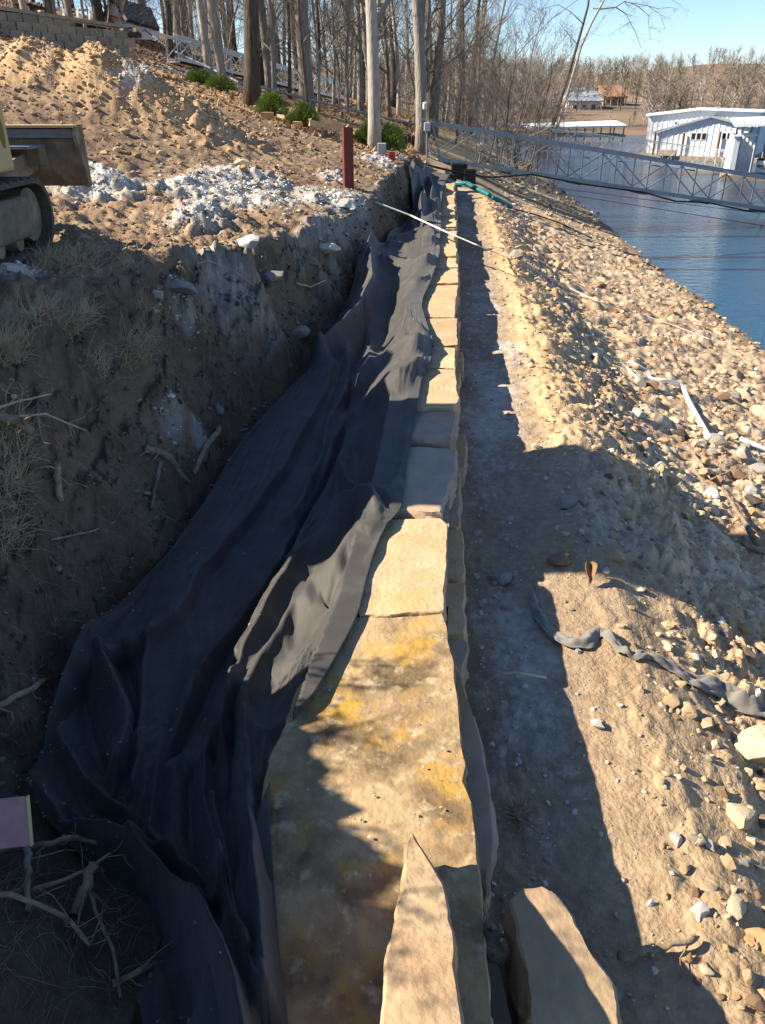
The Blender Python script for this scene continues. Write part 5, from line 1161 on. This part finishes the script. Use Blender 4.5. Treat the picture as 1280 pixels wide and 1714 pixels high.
# ------------------------------------------------------------------ junipers
def juniper(u0, u1, v0, v1, label, seed):
    p, s = hit((u0 + u1) / 2, v1, H); k = s / FPX; w_ = (u1 - u0) * k; h_ = (v1 - v0) * k; rg = random.Random(seed); h_ *= .85; w_ *= 1.15; e = empty('juniper', p, label, 'shrub'); f = MB(); st = MB()
    for i in range(900):
        a = rg.uniform(0, 6.28); r_ = rg.random() ** .5; zz = rg.random(); env = (1 - (zz * .95) ** 1.6) ** .5 * (.7 + .3 * math.sin(3 * a + seed) + .2 * math.sin(7 * a + zz * 5) + .15 * rg.random())
        c = Vector((math.cos(a) * r_ * env * w_ / 2, math.sin(a) * r_ * env * w_ / 2.4, zz * h_ * (.85 + .25 * math.sin(a * 2 + seed))))
        d = Vector((math.cos(a) * .8, math.sin(a) * .8, rg.uniform(.2, 1.3))).normalized(); L = rg.uniform(.07, .16)
        for j in range(5):
            dd = (d + Vector((rg.gauss(0, .45), rg.gauss(0, .45), rg.gauss(0, .35)))).normalized(); o_ = dd.orthogonal().normalized() * .013; q0 = c + dd * L * .15 * j
            f.add([q0 - o_, q0 + o_, q0 + dd * L * .7 + dd.cross(o_) * .4, q0 + dd * L], [(0, 1, 3), (1, 2, 3), (2, 0, 3)])
    for i in range(14): a = rg.uniform(0, 6.28); st.tube([(0, 0, -.1), (math.cos(a) * w_ * .18, math.sin(a) * w_ * .16, h_ * .35), (math.cos(a) * w_ * .36, math.sin(a) * w_ * .3, h_ * .7)], [.02, .014, .006], 5)
    f.build('foliage', M['shrub'], e); st.build('stem', M['barkdark'], e)
juniper(312, 352, 126, 141, 'low bright green juniper at the foot of the white gangway, leftmost', 1); juniper(346, 384, 134, 152, 'low green juniper right of the leftmost one, at the mound', 2)
juniper(430, 477, 163, 194, 'green juniper just right of the thick dark trunk', 3); juniper(481, 534, 180, 215, 'round green juniper in front of the straight grey trunk', 4)
juniper(598, 630, 212, 242, 'yellowish green juniper left of the pale forked trunk', 5); juniper(630, 676, 215, 252, 'largest deep green juniper right of the pale forked trunk', 6)

# ------------------------------------------------------------------ building, cart and fences above the block wall
def quadwall(mb, P, t):                     # wall slab from four corners, thickness t away from the viewer
    P = [Vector(p) for p in P]; n_ = (P[1] - P[0]).cross(P[3] - P[0]).normalized() * t
    if n_.y < 0: n_ = -n_
    mb.add(P + [p + n_ for p in P], [(0, 1, 2, 3), (7, 6, 5, 4), (0, 4, 5, 1), (1, 5, 6, 2), (2, 6, 7, 3), (3, 7, 4, 0)])
    return mb
S1, S2, S3 = 33, 33.5, 38
bd = empty('barn', at(205, 62, S2), 'white building with black roof and red trim among the trees', 'building'); bl_ = bd.location
def B_(u, v, s): return at(u, v, s) - bl_
gableL = B_(172, 64, 33); gableR = B_(206, 66, 33); farR = B_(262, 66, 39)
quadwall(MB(), [gableL, gableR, B_(206, 32, 33), B_(172, 28, 33)], .15).build('wall', M['white'], bd)
m = MB(); a, b, c = B_(172, 28, 33), B_(206, 32, 33), B_(186, -2, 33); n_ = Vector((0, .15, 0)); m.add([a, b, c, a + n_, b + n_, c + n_], [(0, 1, 2), (5, 4, 3), (0, 3, 4, 1), (1, 4, 5, 2), (2, 5, 3, 0)]).build('gable', M['white'], bd)
quadwall(MB(), [gableR, farR, B_(262, 47, 39), B_(206, 32, 33)], .15).build('wall', M['white'], bd)
quadwall(MB(), [B_(210, 36, 32.4), B_(265, 52, 38.6), B_(250, 16, 41), B_(184, -3, 34)], .12).build('roof', M['black'], bd)
quadwall(MB(), [B_(168, 30, 32.4), B_(175, 32, 38.6), B_(190, -2, 41), B_(184, -3, 32.6)], .12).build('roof', M['black'], bd)
MB().bar(B_(177, 22, 32.9), B_(190, 42, 32.9), .12, .05).build('trim', M['redpaint'], bd); MB().bar(B_(174, 23, 32.9), B_(206, 32, 32.9), .14, .05).build('trim', M['redpaint'], bd)
for u in (183,): quadwall(MB(), [B_(181, 62, 32.9), B_(194, 64, 32.9), B_(194, 52, 32.9), B_(181, 51, 32.9)], .06).build('door', M['redpaint'], bd)
quadwall(MB(), [B_(178, 50, 31.6), B_(232, 53, 32.2), B_(228, 46, 33.4), B_(180, 44, 33)], .08).build('porch_roof', M['black'], bd)
for u in (226, 204): MB().bar(B_(u, 66, 32), B_(u, 48, 32), .14).build('porch_post', M['woodgrey'], bd)
fe = empty('panel_fence', at(88, 50, 30), 'low black panel fence behind the trunks left of the building', 'fence'); fl = fe.location
pts = [(88, 47, 30), (115, 50, 30.3), (142, 54, 30.6), (170, 60, 31)]
for a, b in zip(pts[:-1], pts[1:]): quadwall(MB(), [at(*a) - fl, at(*b) - fl, at(b[0], b[1] - 17, b[2]) - fl, at(a[0], a[1] - 13, a[2]) - fl], .06).build('panel', M['black'], fe)
for a in pts: MB().bar(at(a[0], a[1] + 5, a[2]) - fl, at(a[0], a[1] - 17, a[2]) - fl, .10).build('post', M['black'], fe)
fe = empty('rail_fence', at(66, 32, 34), 'white horizontal rail behind the golf cart and trunks', 'fence'); fl = fe.location
MB().bar(at(64, 15, 34) - fl, at(152, 17, 35) - fl, .07, .09).build('rail', M['white'], fe)
for u in (66, 88, 107, 130, 150): MB().bar(at(u, 38, 34.4) - fl, at(u, 15, 34.4) - fl, .10).build('post', M['white'], fe)
ct = empty('golf_cart', at(50, 34, 24), 'golf cart with dark canopy parked above the block wall', 'golf cart'); k = 24 / FPX
rbox('body', (0, .3, 7 * k), (24 * k, 1.2, 9 * k), .06, M['darkglass'], ct); rbox('canopy', (0, .3, 21 * k), (26 * k, 1.5, 3.4 * k), .04, M['black'], ct); rbox('seat', (0, .4, 12 * k), (18 * k, .4, 3 * k), .04, M['white'], ct); rbox('windscreen', (4 * k, -.3, 15 * k), (9 * k, .03, 8 * k), 0, M['lightgrey'], ct)
for x in (-11, 11):
    for y in (-.25, .85): MB().bar((x * k, y, 8 * k), (x * k, y, 20 * k), .04).build('post', M['black'], ct)
    for y in (-.2, .8): MB().tube([(x * k - .08, y, 2.5 * k), (x * k + .08, y, 2.5 * k)], .22, 14).build('wheel', M['rubber'], ct)
p = at(220, 66, 28); gt = empty('covered_grill', p, 'dark covered grill on a metal frame in front of the building', 'grill'); k = 28 / FPX
rbox('cover', (0, .2, 7 * k), (26 * k, .5, 8 * k), .06, M['barkdark'], gt)
for x in (-11, -4, 4, 11): MB().bar((x * k, 0, -.1), (x * k, 0, 10 * k), .04).build('leg', M['galv'], gt)
# ------------------------------------------------------------------ boathouses
def siding(mb, a, b, h0, h1, rib, out):      # ribbed sheet wall from a to b (bottom), heights at the ends and f for gable via list
    n = max(int((b - a).length / rib), 4); nrm = Vector(((b - a).y, -(b - a).x, 0)).normalized()
    V = []; hs = h0 if callable(h0) else (lambda t: h0 + (h1 - h0) * t)
    tt = []
    for i in range(n): tt += [(i / n, 0), ((i + .62) / n, 0), ((i + .68) / n, out), ((i + .94) / n, out)]
    tt.append((1, 0))
    for t, o_ in tt: q = a.lerp(b, t) + nrm * o_; V += [q, q + Vector((0, 0, hs(t)))]
    for t, o_ in tt: q = a.lerp(b, t) - nrm * .08; V += [q, q + Vector((0, 0, hs(t)))]
    m = len(tt); F = []
    for i in range(m - 1): F += [(2 * i, 2 * i + 2, 2 * i + 3, 2 * i + 1), (2 * m + 2 * i + 1, 2 * m + 2 * i + 3, 2 * m + 2 * i + 2, 2 * m + 2 * i), (2 * i + 1, 2 * i + 3, 2 * m + 2 * i + 3, 2 * m + 2 * i + 1)]
    mb.add(V, F); return mb
def gableh(he, hp, hr, tp=.5): return lambda t: (he + (hp - he) * t / tp) if t < tp else (hp + (hr - hp) * (t - tp) / (1 - tp))
WZ = WATER_Z
A = at(1077, 262, 59); B = at(1259, 264, 55.6); A.z = B.z = WZ + .28
k = 58 / FPX; bh = empty('boathouse', A, 'large white ribbed metal boathouse floating across the cove', 'boathouse'); ax = B - A; back = Vector((-ax.y, ax.x, 0)).normalized() * 9
O = Vector((0, 0, 0)); he, hp_, hr_ = 57 * k, 66 * k, 64 * k
siding(MB(), O, ax, gableh(he, hp_, hr_, .46), 0, .34, .035).build('wall', M['whitemetal'], bh)
siding(MB(), back, O, he, he, .34, .035).build('wall', M['whitemetal'], bh); siding(MB(), ax, ax + back, hr_, hr_, .34, .035).build('wall', M['whitemetal'], bh); siding(MB(), ax + back, back, gableh(hr_, hp_, he, .54), 0, .34, .035).build('wall', M['whitemetal'], bh)
pk = ax * .46 + Vector((0, 0, hp_ + .05)); fo = back.normalized() * -.25
for a, b in ((Vector((0, 0, he + .02)) - ax.normalized() * .2, pk), (pk, ax + Vector((0, 0, hr_ + .02)) + ax.normalized() * .2)):
    quadwall(MB(), [a + fo, b + fo, b + back, a + back], .08).build('roof', M['whitemetal'], bh); MB().bar(a + fo, b + fo, .10, .18).build('fascia', M['white'], bh)
pl = MB(); f1 = back.normalized() * -2.6; V = [O + f1 - ax.normalized() * .8, ax + f1 + ax.normalized() * .6, ax + back + ax.normalized() * .6, back - ax.normalized() * .8]
pl.add([v + Vector((0, 0, -.02)) for v in V] + [v + Vector((0, 0, -.3)) for v in V], [(0, 1, 2, 3), (7, 6, 5, 4), (0, 4, 5, 1), (1, 5, 6, 2), (2, 6, 7, 3), (3, 7, 4, 0)]).build('deck', M['woodgrey'], bh)
def window(parent, org, axn, x, z, w_, h_, n, out):
    nrm = Vector((axn.y, -axn.x, 0)).normalized(); m = MB(); q = org + axn * x + nrm * out
    fr_ = quadwall(MB(), [q + Vector((0, 0, z)), q + axn * w_ + Vector((0, 0, z)), q + axn * w_ + Vector((0, 0, z + h_)), q + Vector((0, 0, z + h_))], .08).build('window', M['white'], parent)
    pw_ = w_ / n
    for i in range(n):
        a = q + axn * (i * pw_ + .05) + nrm * .012; b = q + axn * ((i + 1) * pw_ - .05) + nrm * .012
        quadwall(MB(), [a + Vector((0, 0, z + .05)), b + Vector((0, 0, z + .05)), b + Vector((0, 0, z + h_ - .05)), a + Vector((0, 0, z + h_ - .05))], .02).build('pane', M['darkglass'], fr_)
axn = ax.normalized(); window(bh, O, axn, 42 * k, 43 * k, 5 * k, 6 * k, 1, .06); window(bh, O, axn, 20 * k, 22 * k, 7 * k, 8 * k, 1, .06)
# gabled front room
f0 = back.normalized() * -2.0; a0 = axn * (27 * k) + f0; a1 = axn * (163 * k) + f0; X1 = a1 - a0
gh = gableh(33 * k, 56 * k, 42 * k, .58)
siding(MB(), a0, a1, gh, 0, .36, .03).build('wall', M['whitemetal'], bh); siding(MB(), a0 - f0 * .98, a0, 33 * k, 33 * k, .36, .03).build('wall', M['whitemetal'], bh); siding(MB(), a1, a1 - f0 * .98, 42 * k, 42 * k, .36, .03).build('wall', M['whitemetal'], bh)
pk2 = a0 + X1 * .58 + Vector((0, 0, 57 * k)); e0 = a0 - axn * .25 + Vector((0, 0, 33.5 * k)); e1 = a1 + axn * .25 + Vector((0, 0, 42.5 * k)); fo = f0 * .12
for a, b in ((e0, pk2), (pk2, e1)): quadwall(MB(), [a + fo, b + fo, b - f0 * .97, a - f0 * .97], .06).build('roof', M['roofgrey'], bh); MB().bar(a + fo, b + fo, .08, .13).build('fascia', M['roofgrey'], bh)
window(bh, a0, axn, 52 * k, 23 * k, 24 * k, 11 * k, 3, .05); window(bh, a0, axn, 98 * k, 25 * k, 22 * k, 10 * k, 3, .05)
for x, hh in ((-.1, 33), (42 * k, 33), (96 * k, 36)): MB().bar(a0 + axn * x + f0 * .1, a0 + axn * x + f0 * .1 + Vector((0, 0, hh * k)), .13).build('porch_post', M['roofbrown'], bh)
rbox('bench', tuple(a0 + axn * 1.0 + f0 * .3 + Vector((0, 0, .2))), (1.2, .4, .4), .03, M['woodgrey'], bh, rot=(0, 0, math.atan2(ax.y, ax.x)))
# nearer boathouse at the right frame edge, with a boat under its roof
k = 42 / FPX; A = at(1216, 299, 42); A.z = WZ + .25
b2 = empty('boat_dock', A, 'open white boat dock with a flat white roof at the right edge', 'boathouse'); axd = Vector((.945, -.33, 0)).normalized(); inn = Vector((.33, .945, 0)).normalized()
siding(MB(), O, axd * (10 * k), 58 * k, 58 * k, .3, .02).build('wall', M['whitemetal'], b2)
siding(MB(), inn * 5, O, 58 * k, 58 * k, .4, .03).build('wall', M['whitemetal'], b2); siding(MB(), axd * (10 * k), axd * (10 * k) + inn * 3, 58 * k, 58 * k, .3, .03).build('wall', M['whitemetal'], b2); MB().bar(Vector((-.1, 0, 58.5 * k)), axd * (34 * k) + Vector((0, 0, 60 * k)), .2, .08).build('ledge', M['white'], b2)
siding(MB(), axd * (12 * k) + inn * 1.6, axd * (38 * k) + inn * 1.6, 62 * k, 62 * k, .36, .03).build('wall', M['whitemetal'], b2)
R0 = Vector((0, 0, 76 * k)); quadwall(MB(), [R0 - axd * .1 - inn * .4, R0 + axd * 7 - inn * .4 + Vector((0, 0, .30)), R0 + axd * 7 + inn * 6 + Vector((0, 0, .5)), R0 - axd * .1 + inn * 6 + Vector((0, 0, .2))], .14).build('roof', M['white'], b2)
for x in (10, 34, 62, 95, 130):
    for y in (0, 5.2): MB().bar(axd * (x * k) + inn * y, axd * (x * k) + inn * y + R0 + Vector((0, 0, .1)), .10).build('post', M['roofgrey'], b2)
V = [O - axd * .3 - inn * .3, axd * 7 - inn * .3, axd * 7 + inn * 2.2, -axd * .3 + inn * 2.2]
MB().add([v + Vector((0, 0, 0)) for v in V] + [v + Vector((0, 0, -.28)) for v in V], [(0, 1, 2, 3), (7, 6, 5, 4), (0, 4, 5, 1), (1, 5, 6, 2), (2, 6, 7, 3), (3, 7, 4, 0)]).build('deck', M['woodgrey'], b2)
bt = empty('motor_boat', A + axd * 2.2 + inn * .9 + Vector((0, 0, .35)), 'small white and maroon motor boat raised on the dock at the right edge', 'boat', rz=math.atan2(axd.y, axd.x) + .5)
sec = [(-.9, .0, .35), (-.4, .42, .40), (.6, .62, .42), (2.0, .66, .42), (3.6, .62, .42)]; V = []
for x, w_, h_ in sec: V += [(x, -w_, h_), (x, -w_ * .7, .05), (x, 0, -.12 if x > -.6 else .2), (x, w_ * .7, .05), (x, w_, h_)]
F = [(i * 5 + j, i * 5 + j + 1, i * 5 + j + 6, i * 5 + j + 5) for i in range(4) for j in range(4)] + [(20, 21, 22, 23, 24)]
hm = MB().add(V, F); o = hm.build('hull', M['white'], bt, True); md = o.modifiers.new('t', 'SOLIDIFY'); md.thickness = .04
m = MB(); V = []
for x, w_, h_ in sec: V += [(x, -w_ * 1.01, h_ + .0), (x, 0, h_ + .12), (x, w_ * 1.01, h_ + .0)]
m.add(V, [(i * 3 + j, i * 3 + j + 1, i * 3 + j + 4, i * 3 + j + 3) for i in range(4) for j in range(2)]).build('cover', mat('maroon_canvas', (.16, .03, .035), .8), bt, True)
# long low white roofed dock, houses on the far bank
k = 78 / FPX; A = at(905, 226, 78); dk = empty('covered_dock', A, 'long low dock with a flat white roof before the far houses', 'dock')
quadwall(MB(), [Vector((-1.5, -1, 12 * k)), Vector((138 * k, -1, 15 * k)), Vector((136 * k, 3, 21 * k)), Vector((-1.5, 3, 16 * k))], .15).build('roof', M['white'], dk)
for x in (0, 28, 56, 84, 112, 134):
    for y in (-.8, 2.8): MB().bar((x * k, y, -.6), (x * k, y, 15 * k), .12).build('post', M['galv'], dk)
MB().box((66 * k, 1, -.05), (142 * k, 4, .25)).build('deck', M['woodgrey'], dk)
def house(u0, u1, vb, ve, vt, s, roofmt, wallmt, label, dp=6, porch=True):
    A = at(u0, vb, s); k = s / FPX; h = empty('house', A, label, 'house'); w_ = (u1 - u0) * k; e_ = (vb - ve) * k; t_ = (vb - vt) * k
    MB().box((w_ / 2, dp / 2, e_ / 2 - .4), (w_ * .94, dp, e_ + .8)).build('wall', wallmt, h)
    for y0_, y1_ in ((-.7, dp / 2), (dp + .7, dp / 2)): quadwall(MB(), [Vector((-.3, y0_, e_ - .1)), Vector((w_ + .3, y0_, e_ - .1)), Vector((w_ + .3, y1_, t_)), Vector((-.3, y1_, t_))], .15).build('roof', roofmt, h)
    for x in (0, w_):
        MB().add([(x + (.08 if x == 0 else -.2), 0, e_), (x + (.08 if x == 0 else -.2), dp, e_), (x + (.08 if x == 0 else -.2), dp / 2, t_ - .1), (x + (.2 if x == 0 else -.08), 0, e_), (x + (.2 if x == 0 else -.08), dp, e_), (x + (.2 if x == 0 else -.08), dp / 2, t_ - .1)], [(0, 1, 2), (5, 4, 3), (0, 3, 4, 1), (1, 4, 5, 2), (2, 5, 3, 0)]).build('gable', wallmt, h)
    for f in (.15, .45, .72):
        fr_ = MB().box((w_ * (f + .07), -.03, e_ * .5), (w_ * .15, .1, e_ * .34)).build('window', M['white'], h); MB().box((w_ * (f + .07), -.09, e_ * .5), (w_ * .12, .03, e_ * .28)).build('pane', M['darkglass'], fr_)
    if porch:
        for f in (0, .33, .66, 1): MB().bar((w_ * f, -1.0, -.8), (w_ * f, -.6, e_), .14).build('porch_post', M['woodgrey'], h)
    return h
house(949, 1003, 190, 170, 157, 118, M['roofgrey'], M['white'], 'grey roofed house with pale walls on the far bank, left of two')
house(1007, 1044, 178, 163, 147, 126, M['roofbrown'], M['lumber'], 'brown roofed house on the far bank, right of two')
house(958, 986, 168, 160, 149, 127, M['roofgrey'], M['white'], 'small grey gabled house peeking over the grey roofed one', 5, False)
# small rocks breaking the water by the near shore
for u, v, lab in ((988, 358, 'dark stone tip in the water, left of two'), (1000, 357, 'dark stone tip in the water, right of two'), (977, 371, 'dark stone at the water edge below the two tips')):
    q = atz(u, v, WZ); o = link('rock', PROTO['dark'][1]); o.location = (q.x, q.y, WZ); o.scale = (.14, .12, .09); tag(o, lab, 'rock')
# cut brush heaped on the bank crest just left of the view: unseen, shaped to shade the near part of the wall
br = empty('brush_pile', (-2.45, 1.2, .6), 'unseen heap of cut brush beside the camera, shaped to shade the near wall', 'brush pile'); m = MB(); rg = random.Random(9); lfm = MB(); hp = MB()
def btop(y): return float(np.interp(y, [-3, 0, .1, .3, .55, 1.02, 1.12, 1.25], [1.45, 1.38, 1.22, 1.14, 1.08, 1.02, .8, .2]))   # heap height along its length, shaped for the shade it casts
NB, MBK = 60, 14; V = []
for i in range(NB + 1):
    y = -2.6 + 3.9 * i / NB
    for j in range(MBK + 1):
        t = j / MBK; x = .75 * (t - .5) * 2; h = max(btop(y) - .10, .1) * (1 - (2 * t - 1) ** 2) ** .6
        V.append((x + rg.gauss(0, .03), y + rg.gauss(0, .02), h + rg.gauss(0, .05) - .1))
hp.add(V, [(i * (MBK + 1) + j, i * (MBK + 1) + j + 1, (i + 1) * (MBK + 1) + j + 1, (i + 1) * (MBK + 1) + j) for i in range(NB) for j in range(MBK)]).build('shadow_core', M['barkdark'], br)  # solid core added so the heap casts full shade
for i in range(420):
    y = rg.uniform(-1.2, 1.15); q = Vector((rg.gauss(0, .12), y, btop(y) * rg.uniform(.55, .93))); a = rg.uniform(0, 6.28); d = Vector((math.cos(a) * .8, math.sin(a) * .8, rg.uniform(-.1, .55)))
    P = path(q, d, rg.uniform(.1, .26), 5, rg, .2, .0); m.tube(P, np.linspace(.006, .0015, 6), 4, cap=False)
    for j in range(9):
        k2 = rg.randrange(5); c = P[k2].lerp(P[k2 + 1], rg.random()) + Vector([rg.gauss(0, .025) for _ in range(3)]); dd = Vector([rg.gauss(0, 1) for _ in range(3)]).normalized(); o_ = dd.orthogonal().normalized() * .007
        lfm.add([c - dd * .02, c + o_, c + dd * .02, c - o_], [(0, 1, 2, 3)])
m.build('stems', M['twig'], br); lfm.build('leaves', M['leaf'], br)
